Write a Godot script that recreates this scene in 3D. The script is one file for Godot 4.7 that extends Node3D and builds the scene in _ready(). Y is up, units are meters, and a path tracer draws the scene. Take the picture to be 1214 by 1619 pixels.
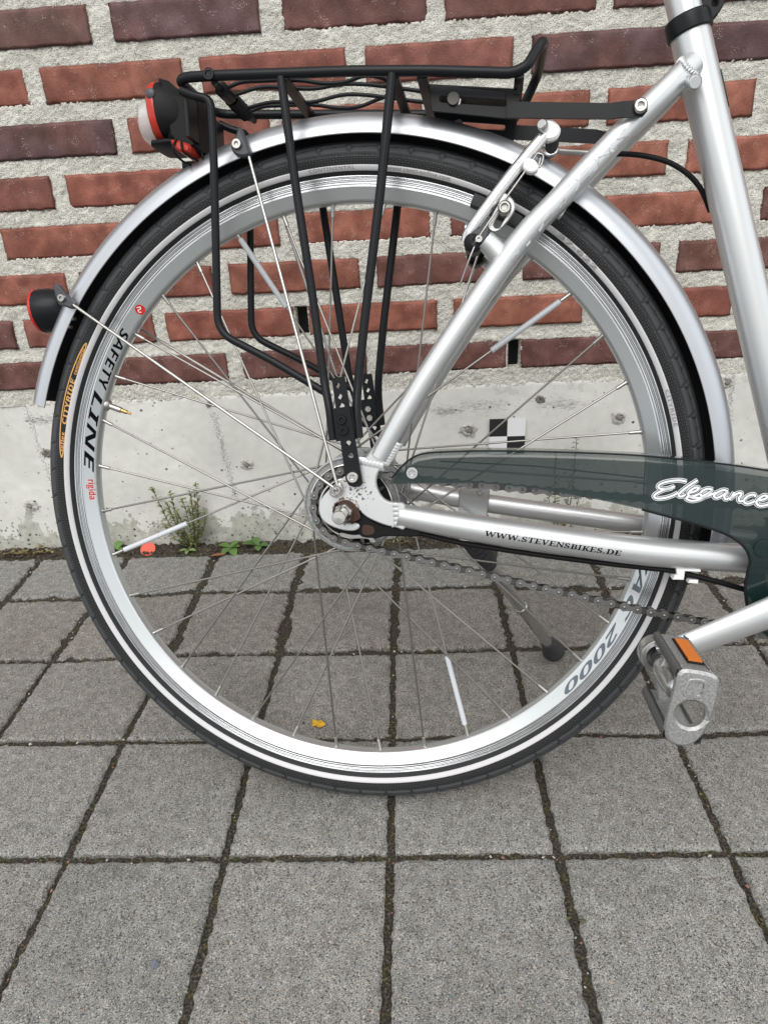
extends Node3D
# A silver city bicycle's rear half, leaning on its kickstand in front of a brick wall with a concrete base, on square grey pavers.
# World: metres, y up, the wall runs along x. The bicycle has its own frame: x forward, y up in the wheel plane, z towards the drive side; its shapes are given in millimetres from the hub.

const HUB_HEIGHT := 0.3495
const WALL_Z := -1.252
const COURSE0 := 0.3286
const COURSE := 0.0739
const BRICK_H := 0.0491

var mats := {}
var rng := RandomNumberGenerator.new()
var fine := FastNoiseLite.new()
var coarse := FastNoiseLite.new()
var hub_at := Vector3(0, HUB_HEIGHT, 0)


# ---------------------------------------------------------------- mesh building
class M:
	var v := PackedVector3Array()
	var n := PackedVector3Array()
	var uv := PackedVector2Array()
	var c := PackedColorArray()
	var ix := PackedInt32Array()
	var col := Color(1, 1, 1)
	var xf := Transform3D()

	func vert(p: Vector3, nn: Vector3, t := Vector2.ZERO) -> int:
		v.append(xf * p)
		n.append((xf.basis * nn).normalized())
		uv.append(t)
		c.append(col)
		return v.size() - 1

	func tri(a: Vector3, b: Vector3, d: Vector3) -> void:   # counter-clockwise seen from the front
		var nn := (b - a).cross(d - a).normalized()
		var i := vert(a, nn, Vector2(a.x, a.y) * 10.0)
		vert(b, nn, Vector2(b.x, b.y) * 10.0)
		vert(d, nn, Vector2(d.x, d.y) * 10.0)
		ix.append_array(PackedInt32Array([i, i + 2, i + 1]))

	func quad(a: Vector3, b: Vector3, d: Vector3, e: Vector3) -> void:
		tri(a, b, d)
		tri(a, d, e)

	# a smooth patch of nu x nv points; wu / wv close it
	func grid(P: PackedVector3Array, nu: int, nv: int, wu := false, wv := false, uvs := PackedVector2Array(), cols := PackedColorArray(), skip := PackedByteArray()) -> void:
		var N := PackedVector3Array()
		N.resize(P.size())
		var base := v.size()
		var eu := nu if wu else nu - 1
		var ev := nv if wv else nv - 1
		for u in eu:
			var u2 := (u + 1) % nu
			for w in ev:
				var w2 := (w + 1) % nv
				if skip.size() and skip[u * nv + w]:
					continue
				var a := u * nv + w
				var b := u2 * nv + w
				var d := u2 * nv + w2
				var e := u * nv + w2
				var f := (P[d] - P[a]).cross(P[e] - P[b])
				N[a] += f
				N[b] += f
				N[d] += f
				N[e] += f
				ix.append(base + a)
				ix.append(base + d)
				ix.append(base + b)
				ix.append(base + a)
				ix.append(base + e)
				ix.append(base + d)
		for i in P.size():
			v.append(xf * P[i])
			var q := N[i]
			n.append((xf.basis * (q if q.length_squared() > 1e-24 else Vector3.UP)).normalized())
			uv.append(uvs[i] if uvs.size() else Vector2.ZERO)
			c.append(cols[i] if cols.size() else col)

	# profile of (radius, z) turned about the z axis, from the back centre outwards and round to the front centre
	func lathe(profile: Array, segs := 24, at := Vector3.ZERO, a0 := 0.0, a1 := TAU) -> void:
		var full := absf(a1 - a0 - TAU) < 1e-5
		var cnt := segs if full else segs + 1
		var parts := [[]]
		for q in profile:
			if q == null:
				parts.append([])
			else:
				parts[-1].append(q)
		for pr in parts:
			var P := PackedVector3Array()
			for u in cnt:
				var a := a0 + (a1 - a0) * u / segs
				for q in pr:
					P.append(at + Vector3(q.x * cos(a), q.x * sin(a), q.y))
			grid(P, cnt, pr.size(), full, false)

	func tube(pts: PackedVector3Array, r, sides := 10, flat := 1.0, up := Vector3.ZERO, cap := true) -> void:
		var k := pts.size()
		var P := PackedVector3Array()
		var n1 := Vector3.ZERO
		for i in k:
			var t := (pts[mini(i + 1, k - 1)] - pts[maxi(i - 1, 0)]).normalized()
			if i == 0:
				n1 = up if up != Vector3.ZERO else (Vector3.UP if absf(t.y) < 0.9 else Vector3.RIGHT)
			n1 = (n1 - t * n1.dot(t)).normalized()
			var n2 := t.cross(n1)
			var rr: float = r[i] if r is Array else r
			for s in sides:
				var a := -TAU * s / sides
				P.append(pts[i] + n1 * cos(a) * rr + n2 * sin(a) * rr * flat)
		grid(P, k, sides, false, true)
		if cap:
			for e in [0, k - 1]:
				for s in range(1, sides - 1):
					var a := P[e * sides]
					var b := P[e * sides + s]
					var d := P[e * sides + s + 1]
					if e == 0:
						tri(a, d, b)
					else:
						tri(a, b, d)

	# flat outline (counter-clockwise or not) between z0 and z1 with a bevel towards z1
	func plate(poly: PackedVector2Array, z0: float, z1: float, bev := 0.0, both := false) -> void:
		var p := poly
		if Geometry2D.is_polygon_clockwise(p):
			p = p.duplicate()
			p.reverse()
		var k := p.size()
		var q := PackedVector2Array()
		for i in k:
			var d1 := (p[i] - p[(i + k - 1) % k]).normalized()
			var d2 := (p[(i + 1) % k] - p[i]).normalized()
			var m := Vector2(-d1.y - d2.y, d1.x + d2.x)
			m = m.normalized() * minf(1.6, 1.0 / maxf(0.4, m.length() / 2.0))
			q.append(p[i] + m * bev)
		var idx := Geometry2D.triangulate_polygon(q)
		var zb := z0 + (bev if both else 0.0)
		for i in range(0, idx.size(), 3):
			var a := q[idx[i]]
			var b := q[idx[i + 1]]
			var d := q[idx[i + 2]]
			if (b - a).cross(d - a) < 0:
				var sw := b
				b = d
				d = sw
			tri(Vector3(a.x, a.y, z1), Vector3(b.x, b.y, z1), Vector3(d.x, d.y, z1))
			tri(Vector3(a.x, a.y, z0), Vector3(d.x, d.y, z0), Vector3(b.x, b.y, z0))
		for i in k:
			var j := (i + 1) % k
			quad(Vector3(p[i].x, p[i].y, zb), Vector3(p[j].x, p[j].y, zb), Vector3(p[j].x, p[j].y, z1 - bev), Vector3(p[i].x, p[i].y, z1 - bev))
			if bev > 0:
				quad(Vector3(p[i].x, p[i].y, z1 - bev), Vector3(p[j].x, p[j].y, z1 - bev), Vector3(q[j].x, q[j].y, z1), Vector3(q[i].x, q[i].y, z1))
				if both:
					quad(Vector3(q[i].x, q[i].y, z0), Vector3(q[j].x, q[j].y, z0), Vector3(p[j].x, p[j].y, zb), Vector3(p[i].x, p[i].y, zb))
			elif both:
				pass

	func block(lo: Vector3, hi: Vector3, bev := 0.001) -> void:
		plate(PackedVector2Array([Vector2(lo.x, lo.y), Vector2(hi.x, lo.y), Vector2(hi.x, hi.y), Vector2(lo.x, hi.y)]), lo.z, hi.z, bev, true)

	func mesh(mat: Material) -> ArrayMesh:
		var a := []
		a.resize(Mesh.ARRAY_MAX)
		a[Mesh.ARRAY_VERTEX] = v
		a[Mesh.ARRAY_NORMAL] = n
		a[Mesh.ARRAY_TEX_UV] = uv
		a[Mesh.ARRAY_COLOR] = c
		a[Mesh.ARRAY_INDEX] = ix
		var m := ArrayMesh.new()
		m.add_surface_from_arrays(Mesh.PRIMITIVE_TRIANGLES, a)
		m.surface_set_material(0, mat)
		return m


func mm(x: float, y: float, z := 0.0) -> Vector3:
	return Vector3(x, y, z) * 0.001


func mms(list: Array) -> PackedVector3Array:   # [[x, y, z], ...] in millimetres
	var o := PackedVector3Array()
	for q in list:
		o.append(Vector3(q[0], q[1], q[2]) * 0.001)
	return o


func flat(list: Array) -> PackedVector2Array:   # [[x, y], ...] in millimetres
	var o := PackedVector2Array()
	for q in list:
		o.append(Vector2(q[0], q[1]) * 0.001)
	return o


func curve(pts: PackedVector3Array, per := 6, closed := false) -> PackedVector3Array:   # Catmull-Rom through the points
	var o := PackedVector3Array()
	var k := pts.size()
	for i in (k if closed else k - 1):
		var a := pts[(i + k - 1) % k] if closed else pts[maxi(i - 1, 0)]
		var b := pts[i]
		var d := pts[(i + 1) % k]
		var e := pts[(i + 2) % k] if closed else pts[mini(i + 2, k - 1)]
		for s in per:
			o.append(b.cubic_interpolate(d, a, e, float(s) / per))
	if not closed:
		o.append(pts[k - 1])
	return o


func bend(pts: PackedVector3Array, radius: float, per := 5) -> PackedVector3Array:   # straight runs with rounded corners
	var o := PackedVector3Array([pts[0]])
	for i in range(1, pts.size() - 1):
		var a := pts[i] - pts[i - 1]
		var b := pts[i + 1] - pts[i]
		var r := minf(radius, minf(a.length(), b.length()) * 0.48)
		var p := pts[i] - a.normalized() * r
		var q := pts[i] + b.normalized() * r
		for s in per + 1:
			var t := float(s) / per
			o.append(p.lerp(pts[i], t).lerp(pts[i].lerp(q, t), t))
	o.append(pts[-1])
	return o


func round_outline(list: Array, per := 4) -> PackedVector2Array:
	var p := curve(mms(list.map(func(q): return [q[0], q[1], 0])), per, true)
	var o := PackedVector2Array()
	for q in p:
		o.append(Vector2(q.x, q.y))
	return o


func disc(center: Vector2, r: float, k := 20, a0 := 0.0, dir := 1.0) -> PackedVector2Array:
	var o := PackedVector2Array()
	for i in k:
		var a := a0 + dir * TAU * i / k
		o.append(center + Vector2(cos(a), sin(a)) * r)
	return o


func capsule(a: Vector2, b: Vector2, r: float, k := 10) -> PackedVector2Array:
	var o := PackedVector2Array()
	var t := (b - a).angle()
	for i in k + 1:
		o.append(b + Vector2.from_angle(t - PI / 2 + PI * i / k) * r)
	for i in k + 1:
		o.append(a + Vector2.from_angle(t + PI / 2 + PI * i / k) * r)
	return o


func with_hole(outer: PackedVector2Array, hole: PackedVector2Array) -> PackedVector2Array:   # joins a hole to the outline by a hairline slit
	var p := PackedVector2Array()
	for i in outer.size():
		var a := outer[i]
		var b := outer[(i + 1) % outer.size()]
		var cuts := maxi(1, int(a.distance_to(b) / 0.004)) if a.distance_to(b) > 0.006 else 1
		for q in cuts:
			p.append(a.lerp(b, float(q) / cuts))
	if Geometry2D.is_polygon_clockwise(p):
		p.reverse()
	var h := hole.duplicate()
	if not Geometry2D.is_polygon_clockwise(h):
		h.reverse()
	var best := 1e9
	var bi := 0
	var bj := 0
	for i in p.size():
		for j in h.size():
			var d := p[i].distance_squared_to(h[j])
			if d < best:
				best = d
				bi = i
				bj = j
	var o := PackedVector2Array()
	var slit := (h[bj] - p[bi]).normalized().orthogonal() * 0.000004
	for i in bi:
		o.append(p[i])
	o.append(p[bi] + slit)
	o.append(h[bj] + slit)
	for j in range(1, h.size()):
		o.append(h[(bj + j) % h.size()])
	o.append(h[bj] - slit)
	o.append(p[bi] - slit)
	for i in range(bi + 1, p.size()):
		o.append(p[i])
	return o


# ---------------------------------------------------------------- nodes
func numbered(parent: Node, called: String) -> String:
	if not parent.has_node(NodePath(called)):
		return called
	var taken: Dictionary = parent.get_meta("taken_names", {})
	var i: int = taken.get(called, 0)
	while true:
		i += 1
		var s := "%s_%03d" % [called, i]
		if not parent.has_node(NodePath(s)):
			taken[called] = i
			parent.set_meta("taken_names", taken)
			return s
	return called


func put(called: String, m: M, mat: String, parent: Node = self) -> MeshInstance3D:
	return put_mesh(called, m.mesh(mats[mat]), parent)


func put_mesh(called: String, mesh: Mesh, parent: Node = self, xf := Transform3D()) -> MeshInstance3D:
	var o := MeshInstance3D.new()
	o.name = numbered(parent, called)
	o.mesh = mesh
	o.transform = xf
	parent.add_child(o, true)
	return o


func group_node(called: String, parent: Node = self, at := Vector3.ZERO) -> Node3D:
	var o := Node3D.new()
	o.name = numbered(parent, called)
	o.position = at
	parent.add_child(o, true)
	return o


func tag(o: Node, label: String, category: String, group := "") -> void:
	o.set_meta("label", label)
	o.set_meta("category", category)
	if group:
		o.set_meta("group", group)


func structure(o: Node) -> void:
	o.set_meta("kind", "structure")


# ---------------------------------------------------------------- materials
func lin(r: float, g: float, b: float) -> Color:
	return Color(r, g, b).linear_to_srgb()


func mat(called: String, color: Color, rough: float, metal := 0.0) -> StandardMaterial3D:
	var m := StandardMaterial3D.new()
	m.resource_name = called
	m.albedo_color = color
	m.roughness = rough
	m.metallic = metal
	mats[called] = m
	return m


func noise_of(sd: int, freq: float, kind := FastNoiseLite.TYPE_SIMPLEX_SMOOTH, octaves := 4) -> FastNoiseLite:
	var f := FastNoiseLite.new()
	f.seed = sd
	f.noise_type = kind
	f.frequency = freq
	f.fractal_octaves = octaves
	return f


func noise_bytes(sd: int, freq: float, w: int, h: int, kind := FastNoiseLite.TYPE_SIMPLEX_SMOOTH, octaves := 4) -> PackedByteArray:
	var im := noise_of(sd, freq, kind, octaves).get_seamless_image(w, h)
	im.convert(Image.FORMAT_L8)
	return im.get_data()


func texture(bytes: PackedByteArray, w: int, h: int, format := Image.FORMAT_RGB8) -> ImageTexture:
	var im := Image.create_from_data(w, h, false, format, bytes)
	im.generate_mipmaps()
	return ImageTexture.create_from_image(im)


func paver_images() -> Array:   # colour and height of a concrete paver's exposed grains, one tile is 0.3 m
	var w := 1024
	var a := noise_bytes(3, 0.012, w, w, FastNoiseLite.TYPE_SIMPLEX_SMOOTH, 5)
	var b := noise_bytes(4, 0.16, w, w, FastNoiseLite.TYPE_SIMPLEX_SMOOTH, 2)
	var col := PackedByteArray()
	col.resize(w * w * 3)
	var hgt := PackedByteArray()
	hgt.resize(w * w)
	for i in w * w:
		var g := 176.0 + (a[i] - 128) * 0.20 + (b[i] - 128) * 0.55
		col[i * 3] = clampi(int(g), 0, 255)
		col[i * 3 + 1] = clampi(int(g), 0, 255)
		col[i * 3 + 2] = clampi(int(g - 1), 0, 255)
		hgt[i] = clampi(int(118 + (b[i] - 128) * 0.55), 0, 255)
	var r := RandomNumberGenerator.new()
	r.seed = 77
	for k in 30000:
		var x := r.randi() % w
		var y := r.randi() % w
		var rad := 1 + int(r.randf() * r.randf() * 4.0)
		var t := r.randf()
		var tone := Color(0.55, 0.55, 0.54)
		var up := 40
		if t < 0.34:
			tone = Color(0.40, 0.39, 0.38) * r.randf_range(0.7, 1.1)
			up = -70
		elif t < 0.62:
			tone = Color(0.93, 0.92, 0.89) * r.randf_range(0.92, 1.07)
			up = 55
		elif t < 0.68:
			tone = Color(0.80, 0.70, 0.64)
		elif t < 0.74:
			tone = Color(0.60, 0.65, 0.70)
		elif t < 0.752:
			tone = Color(0.97, 0.97, 0.95)
			up = 80
		for dy in range(-rad, rad + 1):
			for dx in range(-rad, rad + 1):
				if dx * dx + dy * dy > rad * rad + 1:
					continue
				var i := ((y + dy + w) % w) * w + (x + dx + w) % w
				col[i * 3] = int(lerpf(col[i * 3], minf(255, tone.r * 255), 0.75))
				col[i * 3 + 1] = int(lerpf(col[i * 3 + 1], minf(255, tone.g * 255), 0.75))
				col[i * 3 + 2] = int(lerpf(col[i * 3 + 2], minf(255, tone.b * 255), 0.75))
				hgt[i] = clampi(hgt[i] + up, 0, 255)
	return [texture(col, w, w), texture(hgt, w, w, Image.FORMAT_L8)]


func mortar_images() -> Array:   # one tile is 0.25 m
	var w := 1024
	var a := noise_bytes(13, 0.075, w, w, FastNoiseLite.TYPE_CELLULAR, 2)
	var b := noise_bytes(14, 0.085, w, w, FastNoiseLite.TYPE_SIMPLEX_SMOOTH, 4)
	var e := noise_bytes(15, 0.006, w, w, FastNoiseLite.TYPE_SIMPLEX_SMOOTH, 3)
	var f := noise_bytes(16, 0.34, w, w, FastNoiseLite.TYPE_SIMPLEX_SMOOTH, 2)
	var col := PackedByteArray()
	col.resize(w * w * 3)
	var hgt := PackedByteArray()
	hgt.resize(w * w)
	for i in w * w:
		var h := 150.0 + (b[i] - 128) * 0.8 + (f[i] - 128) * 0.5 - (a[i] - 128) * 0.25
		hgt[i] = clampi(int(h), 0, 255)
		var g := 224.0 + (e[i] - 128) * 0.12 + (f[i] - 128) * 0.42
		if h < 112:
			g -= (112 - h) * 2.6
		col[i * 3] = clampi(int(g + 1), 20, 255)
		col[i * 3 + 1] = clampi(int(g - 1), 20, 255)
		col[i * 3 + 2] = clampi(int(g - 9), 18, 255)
	return [texture(col, w, w), texture(hgt, w, w, Image.FORMAT_L8)]


func brick_images() -> Array:   # tone, relief and stuck mortar crumbs; one tile is 0.5 m
	var w := 1024
	var a := noise_bytes(23, 0.010, w, w, FastNoiseLite.TYPE_SIMPLEX_SMOOTH, 5)
	var b := noise_bytes(24, 0.13, w, w, FastNoiseLite.TYPE_SIMPLEX_SMOOTH, 3)
	var s := noise_bytes(25, 0.016, w, w, FastNoiseLite.TYPE_SIMPLEX_SMOOTH, 3)
	var t := noise_bytes(26, 0.20, w, w, FastNoiseLite.TYPE_SIMPLEX_SMOOTH, 2)
	var col := PackedByteArray()
	col.resize(w * w * 3)
	var hgt := PackedByteArray()
	hgt.resize(w * w)
	var crumbs := PackedByteArray()
	crumbs.resize(w * w * 4)
	for i in w * w:
		var g := 205.0 + (a[i] - 128) * 0.36 + (b[i] - 128) * 0.16
		col[i * 3] = clampi(int(g), 0, 255)
		col[i * 3 + 1] = clampi(int(g + (a[i] - 128) * 0.10), 0, 255)
		col[i * 3 + 2] = clampi(int(g + (a[i] - 128) * 0.16), 0, 255)
		var patch := clampf((s[i] - 160) / 40.0, 0.0, 1.0)
		var crumb := clampf((t[i] - 222 + patch * 46) / 14.0, 0.0, 1.0) * (1.0 if patch > 0.1 else 0.0)
		hgt[i] = clampi(int(110 + (b[i] - 128) * 0.34 + (a[i] - 128) * 0.3 + crumb * 110), 0, 255)
		crumbs[i * 4] = 206
		crumbs[i * 4 + 1] = 190
		crumbs[i * 4 + 2] = 178
		crumbs[i * 4 + 3] = int(crumb * 150)
	return [texture(col, w, w), texture(hgt, w, w, Image.FORMAT_L8), texture(crumbs, w, w, Image.FORMAT_RGBA8)]


func plinth_images() -> Array:   # cast concrete 2.4 m long and 0.33 m high with its stains, specks and cracks
	var w := 2048
	var h := 300
	var a := noise_bytes(33, 0.005, w, h, FastNoiseLite.TYPE_SIMPLEX_SMOOTH, 5)
	var b := noise_bytes(34, 0.05, w, h, FastNoiseLite.TYPE_SIMPLEX_SMOOTH, 4)
	var col := PackedByteArray()
	col.resize(w * h * 3)
	var hgt := PackedByteArray()
	hgt.resize(w * h)
	for y in h:
		for x in w:
			var i := y * w + x
			var up := (h - y) * 0.33 / h   # metres above the ground
			var g := 222.0 + (a[i] - 128) * 0.09 + (b[i] - 128) * 0.05
			var warm := 7.0
			var band := 0.058 + (a[(x * 3) % w] - 128) * 0.0004 + (b[i] - 128) * 0.0002
			if up < band:   # splashed dirt with its own ragged edge
				g -= 34 + (b[i] - 128) * 0.22
				warm = 11.0
			var top := 0.300 + (a[(x * 2 + 700) % w] - 128) * 0.0003
			if up > top and b[i] > 122:
				g -= 16
			col[i * 3] = clampi(int(g), 0, 255)
			col[i * 3 + 1] = clampi(int(g - 1), 0, 255)
			col[i * 3 + 2] = clampi(int(g - warm), 0, 255)
			hgt[i] = clampi(int(150 + (b[i] - 128) * 0.25), 0, 255)
	var r := RandomNumberGenerator.new()
	r.seed = 91
	for k in 2600:   # splashes and air holes
		var up := absf(r.randfn(0.0, 0.055)) if k > 500 else r.randf() * 0.32
		var y := h - 1 - int(up / 0.33 * h)
		var x := r.randi() % w
		if y < 1 or y >= h:
			continue
		var rad := 0 if r.randf() < 0.72 else (1 if r.randf() < 0.8 else 2)
		var dark := r.randf_range(0.25, 0.75)
		for dy in range(-rad, rad + 1):
			for dx in range(-rad, rad + 1):
				if dx * dx + dy * dy > rad * rad + 0.5 or y + dy < 0 or y + dy >= h:
					continue
				var i := (y + dy) * w + (x + dx + w) % w
				for q in 3:
					col[i * 3 + q] = int(col[i * 3 + q] * dark)
				hgt[i] = 60
	for cr in [[-0.718, 0.30, -0.70, 0.02, 0.55], [-0.372, 0.27, -0.355, 0.10, 0.62], [0.552, 0.31, 0.56, 0.16, 0.66]]:   # cracks
		var x: float = cr[0]
		for s in 400:
			var t := s / 399.0
			x = lerpf(cr[0], cr[2], t) + (b[(s * 5 + int(absf(cr[0]) * 900)) % (w * 3)] - 128) * 0.00009
			var px := clampi(int((x + 1.2) / 2.4 * w), 0, w - 1)
			var py := clampi(h - 1 - int(lerpf(cr[1], cr[3], t) / 0.33 * h), 0, h - 1)
			var i := py * w + px
			for q in 3:
				col[i * 3 + q] = int(minf(col[i * 3 + q], 205 * cr[4]))
			hgt[i] = 40
	for st in [[0.115, 0.262, 0.05, 0.014], [0.05, 0.255, 0.03, 0.01], [0.255, 0.258, 0.045, 0.012], [-0.70, 0.27, 0.03, 0.01]]:   # rubbed grey patches near the top
		for k in 260:
			var px := int((st[0] + r.randfn(0, st[2] * 0.5) + 1.2) / 2.4 * w)
			var py := h - 1 - int((st[1] + r.randfn(0, st[3] * 0.5)) / 0.33 * h)
			for dx in r.randi_range(1, 6):
				var i := clampi(py, 0, h - 1) * w + clampi(px + dx, 0, w - 1)
				for q in 3:
					col[i * 3 + q] = int(col[i * 3 + q] * 0.9)
	return [texture(col, w, h), texture(hgt, w, h, Image.FORMAT_L8)]


func tyre_images() -> Array:   # colour and relief: u runs once per diamond, v once across the tyre's section
	var w := 32
	var h := 512
	var hgt := PackedByteArray()
	hgt.resize(w * h)
	var col := PackedByteArray()
	col.resize(w * h * 3)
	for y in h:
		var v := float(y) / h
		var side := absf(v - 0.5) * 2.0   # 0 at the crown, 1 at the bead
		for x in w:
			var g := 150.0
			var tone := 175.0
			if side > 0.612 and side < 0.735:
				var q := (side - 0.612) / 0.123 * 2.0
				var u := float(x) / w
				var d := absf(fposmod(u + q, 1.0) - 0.5) + absf(fposmod(u - q, 1.0) - 0.5)
				var hole := 1.0 if d > 0.36 and d < 0.72 else 0.0
				g = 60.0 if hole > 0 else 200.0
				tone = 88.0 if hole > 0 else 235.0
			for q in 3:
				col[(y * w + x) * 3 + q] = int(tone)
			hgt[y * w + x] = int(g)
	return [texture(col, w, h), texture(hgt, w, h, Image.FORMAT_L8)]


func soil_images() -> Array:
	var w := 512
	var a := noise_bytes(43, 0.02, w, w, FastNoiseLite.TYPE_SIMPLEX_SMOOTH, 4)
	var b := noise_bytes(44, 0.12, w, w, FastNoiseLite.TYPE_SIMPLEX_SMOOTH, 3)
	var col := PackedByteArray()
	col.resize(w * w * 3)
	for i in w * w:
		var green := clampf((a[i] - 150) / 30.0, 0, 1)
		var c := Color(0.225, 0.205, 0.175).lerp(Color(0.25, 0.235, 0.13), green * 0.7)
		c = c * (1.0 + (b[i] - 128) * 0.006)
		if b[i] > 203:
			c = Color(0.48, 0.44, 0.38)
		col[i * 3] = clampi(int(c.r * 255), 0, 255)
		col[i * 3 + 1] = clampi(int(c.g * 255), 0, 255)
		col[i * 3 + 2] = clampi(int(c.b * 255), 0, 255)
	return [texture(col, w, w), texture(b, w, w, Image.FORMAT_L8)]


func dirt_image() -> ImageTexture:   # silver paint of the wheel holder with oily specks (uv: 0.1 m a tile, hub in the corner)
	var w := 256
	var b := noise_bytes(54, 0.09, w, w, FastNoiseLite.TYPE_SIMPLEX_SMOOTH, 4)
	var col := PackedByteArray()
	col.resize(w * w * 3)
	for y in w:
		for x in w:
			var i := y * w + x
			var px := fposmod(float(x) / w + 0.5, 1.0) - 0.5
			var py := fposmod(float(y) / w + 0.5, 1.0) - 0.5
			var near := clampf(1.15 - Vector2(px - 0.13, py - 0.20).length() / 0.15, 0.0, 1.0)
			var rust := clampf(1.0 - absf(Vector2(px - 0.01, py).length() - 0.13) / 0.03, 0.0, 1.0)
			var g := Color(1, 1, 1)
			if near > 0 and b[i] < 52 + near * 38:
				g = Color(0.42, 0.36, 0.31)
			elif rust * 90 + (b[i] - 150) * 0.7 > 70:
				g = Color(0.62, 0.47, 0.36)
			elif b[i] > 232:
				g = Color(0.7, 0.69, 0.67)
			col[i * 3] = int(g.r * 255)
			col[i * 3 + 1] = int(g.g * 255)
			col[i * 3 + 2] = int(g.b * 255)
	return texture(col, w, w)


func make_materials() -> void:
	var m := mat("silver_paint", lin(0.60, 0.61, 0.62), 0.40, 0.8)
	m.clearcoat_enabled = true
	m.clearcoat = 0.35
	m.clearcoat_roughness = 0.12
	m = mat("whitened_silver", lin(0.63, 0.64, 0.65), 0.42, 0.5)  # dropout's silver paint, whitened in its colour to look overexposed
	m.albedo_texture = dirt_image()
	mat("mudguard_silver", lin(0.49, 0.505, 0.535), 0.38, 0.92)
	m = mat("black_plastic", lin(0.007, 0.007, 0.008), 0.5)
	m.metallic_specular = 0.3
	mat("grey_plastic", lin(0.05, 0.053, 0.06), 0.45)
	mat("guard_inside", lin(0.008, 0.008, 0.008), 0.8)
	m = mat("black_enamel", lin(0.008, 0.009, 0.011), 0.36)
	m.metallic_specular = 0.32
	mat("chrome", lin(0.58, 0.56, 0.54), 0.18, 1.0)
	mat("steel", lin(0.46, 0.45, 0.43), 0.32, 0.95)
	mat("spoke_steel", lin(0.33, 0.32, 0.305), 0.3, 0.95)
	m = mat("zinc", lin(0.40, 0.41, 0.41), 0.45, 0.75)
	m.albedo_texture = cloudy(61, 0.06, 0.86, 1.0)
	m.uv1_triplanar = true
	m.uv1_scale = Vector3.ONE * 8
	m = mat("chain_steel", lin(0.21, 0.205, 0.20), 0.4, 0.9)
	mat("inner_link_steel", lin(0.10, 0.097, 0.093), 0.45, 0.85)
	mat("dark_steel", lin(0.10, 0.095, 0.09), 0.5, 0.7)
	mat("pin_steel", lin(0.24, 0.235, 0.23), 0.4, 0.9)
	mat("nipple_steel", lin(0.44, 0.43, 0.41), 0.35, 0.9)
	mat("alloy", lin(0.56, 0.56, 0.56), 0.27, 0.95)
	m = mat("cast_alloy", lin(0.50, 0.50, 0.50), 0.42, 0.8)
	m.albedo_texture = cloudy(62, 0.06, 0.84, 1.0)
	m.uv1_triplanar = true
	m.uv1_scale = Vector3.ONE * 12
	m = mat("rim_alloy", lin(0.60, 0.625, 0.64), 0.33, 0.85)
	m = mat("brake_track", lin(0.72, 0.73, 0.75), 0.26, 0.94)
	m.vertex_color_use_as_albedo = true
	m = mat("rubber", lin(0.098, 0.104, 0.112), 0.7)
	m.vertex_color_use_as_albedo = true
	m.heightmap_enabled = true
	var ty := tyre_images()
	m.albedo_texture = ty[0]
	m.heightmap_texture = ty[1]
	m.heightmap_scale = 0.12
	m.uv1_scale = Vector3(360, 1, 1)
	mat("soft_rubber", lin(0.03, 0.03, 0.032), 0.75)
	m = mat("reflective_stripe", lin(0.56, 0.55, 0.56), 0.5)
	m = mat("print_black", lin(0.006, 0.006, 0.009), 0.8)
	m.metallic_specular = 0.05
	m = mat("print_grey", lin(0.13, 0.15, 0.18), 0.7)
	m.metallic_specular = 0.12
	m = mat("print_red", lin(0.55, 0.03, 0.02), 0.7)
	m.metallic_specular = 0.12
	mat("print_orange", lin(0.62, 0.33, 0.10), 0.55)
	mat("print_white", lin(0.8, 0.82, 0.84), 0.4)
	mat("print_dim", lin(0.30, 0.29, 0.29), 0.6)
	mat("rust", lin(0.052, 0.026, 0.017), 0.9)
	mat("red_plastic", lin(0.44, 0.028, 0.014), 0.28)
	m = mat("red_lens", lin(0.5, 0.015, 0.012), 0.12)
	m = mat("clear_lens", lin(0.82, 0.82, 0.82), 0.08)
	m.transparency = BaseMaterial3D.TRANSPARENCY_ALPHA
	m.albedo_color.a = 0.38
	mat("lamp_mirror", lin(0.72, 0.70, 0.66), 0.25, 0.6)
	m = mat("amber", lin(0.40, 0.105, 0.004), 0.2)
	mat("worn_alloy", lin(0.16, 0.16, 0.16), 0.55, 0.6)
	m = mat("smoked_plastic", lin(0.008, 0.023, 0.022), 0.08)
	m.transparency = BaseMaterial3D.TRANSPARENCY_ALPHA
	m.albedo_color.a = 0.69
	m.metallic_specular = 0.4
	m.cull_mode = BaseMaterial3D.CULL_DISABLED
	mat("brass", lin(0.50, 0.33, 0.13), 0.35, 0.9)
	mat("green_sticker", lin(0.02, 0.22, 0.13), 0.4)
	mat("white_plastic", lin(0.8, 0.8, 0.8), 0.4)
	mat("tube_grey", lin(0.42, 0.44, 0.46), 0.4)
	mat("tube_white", lin(0.56, 0.585, 0.62), 0.45)

	var pv := paver_images()
	m = mat("paver", lin(0.515, 0.508, 0.49), 0.92)
	m.albedo_texture = pv[0]
	m.vertex_color_use_as_albedo = true
	m.heightmap_enabled = true
	m.heightmap_texture = pv[1]
	m.heightmap_scale = 0.085
	var mo := mortar_images()
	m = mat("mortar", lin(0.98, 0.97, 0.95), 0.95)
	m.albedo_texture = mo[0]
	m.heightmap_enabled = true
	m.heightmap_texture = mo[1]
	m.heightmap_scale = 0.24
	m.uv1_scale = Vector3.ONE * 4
	var br := brick_images()
	m = mat("brick", Color(1, 1, 1), 0.72)
	m.albedo_texture = br[0]
	m.vertex_color_use_as_albedo = true
	m.heightmap_enabled = true
	m.heightmap_texture = br[1]
	m.heightmap_scale = 0.09
	m.detail_enabled = true
	m.detail_albedo = br[2]
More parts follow.
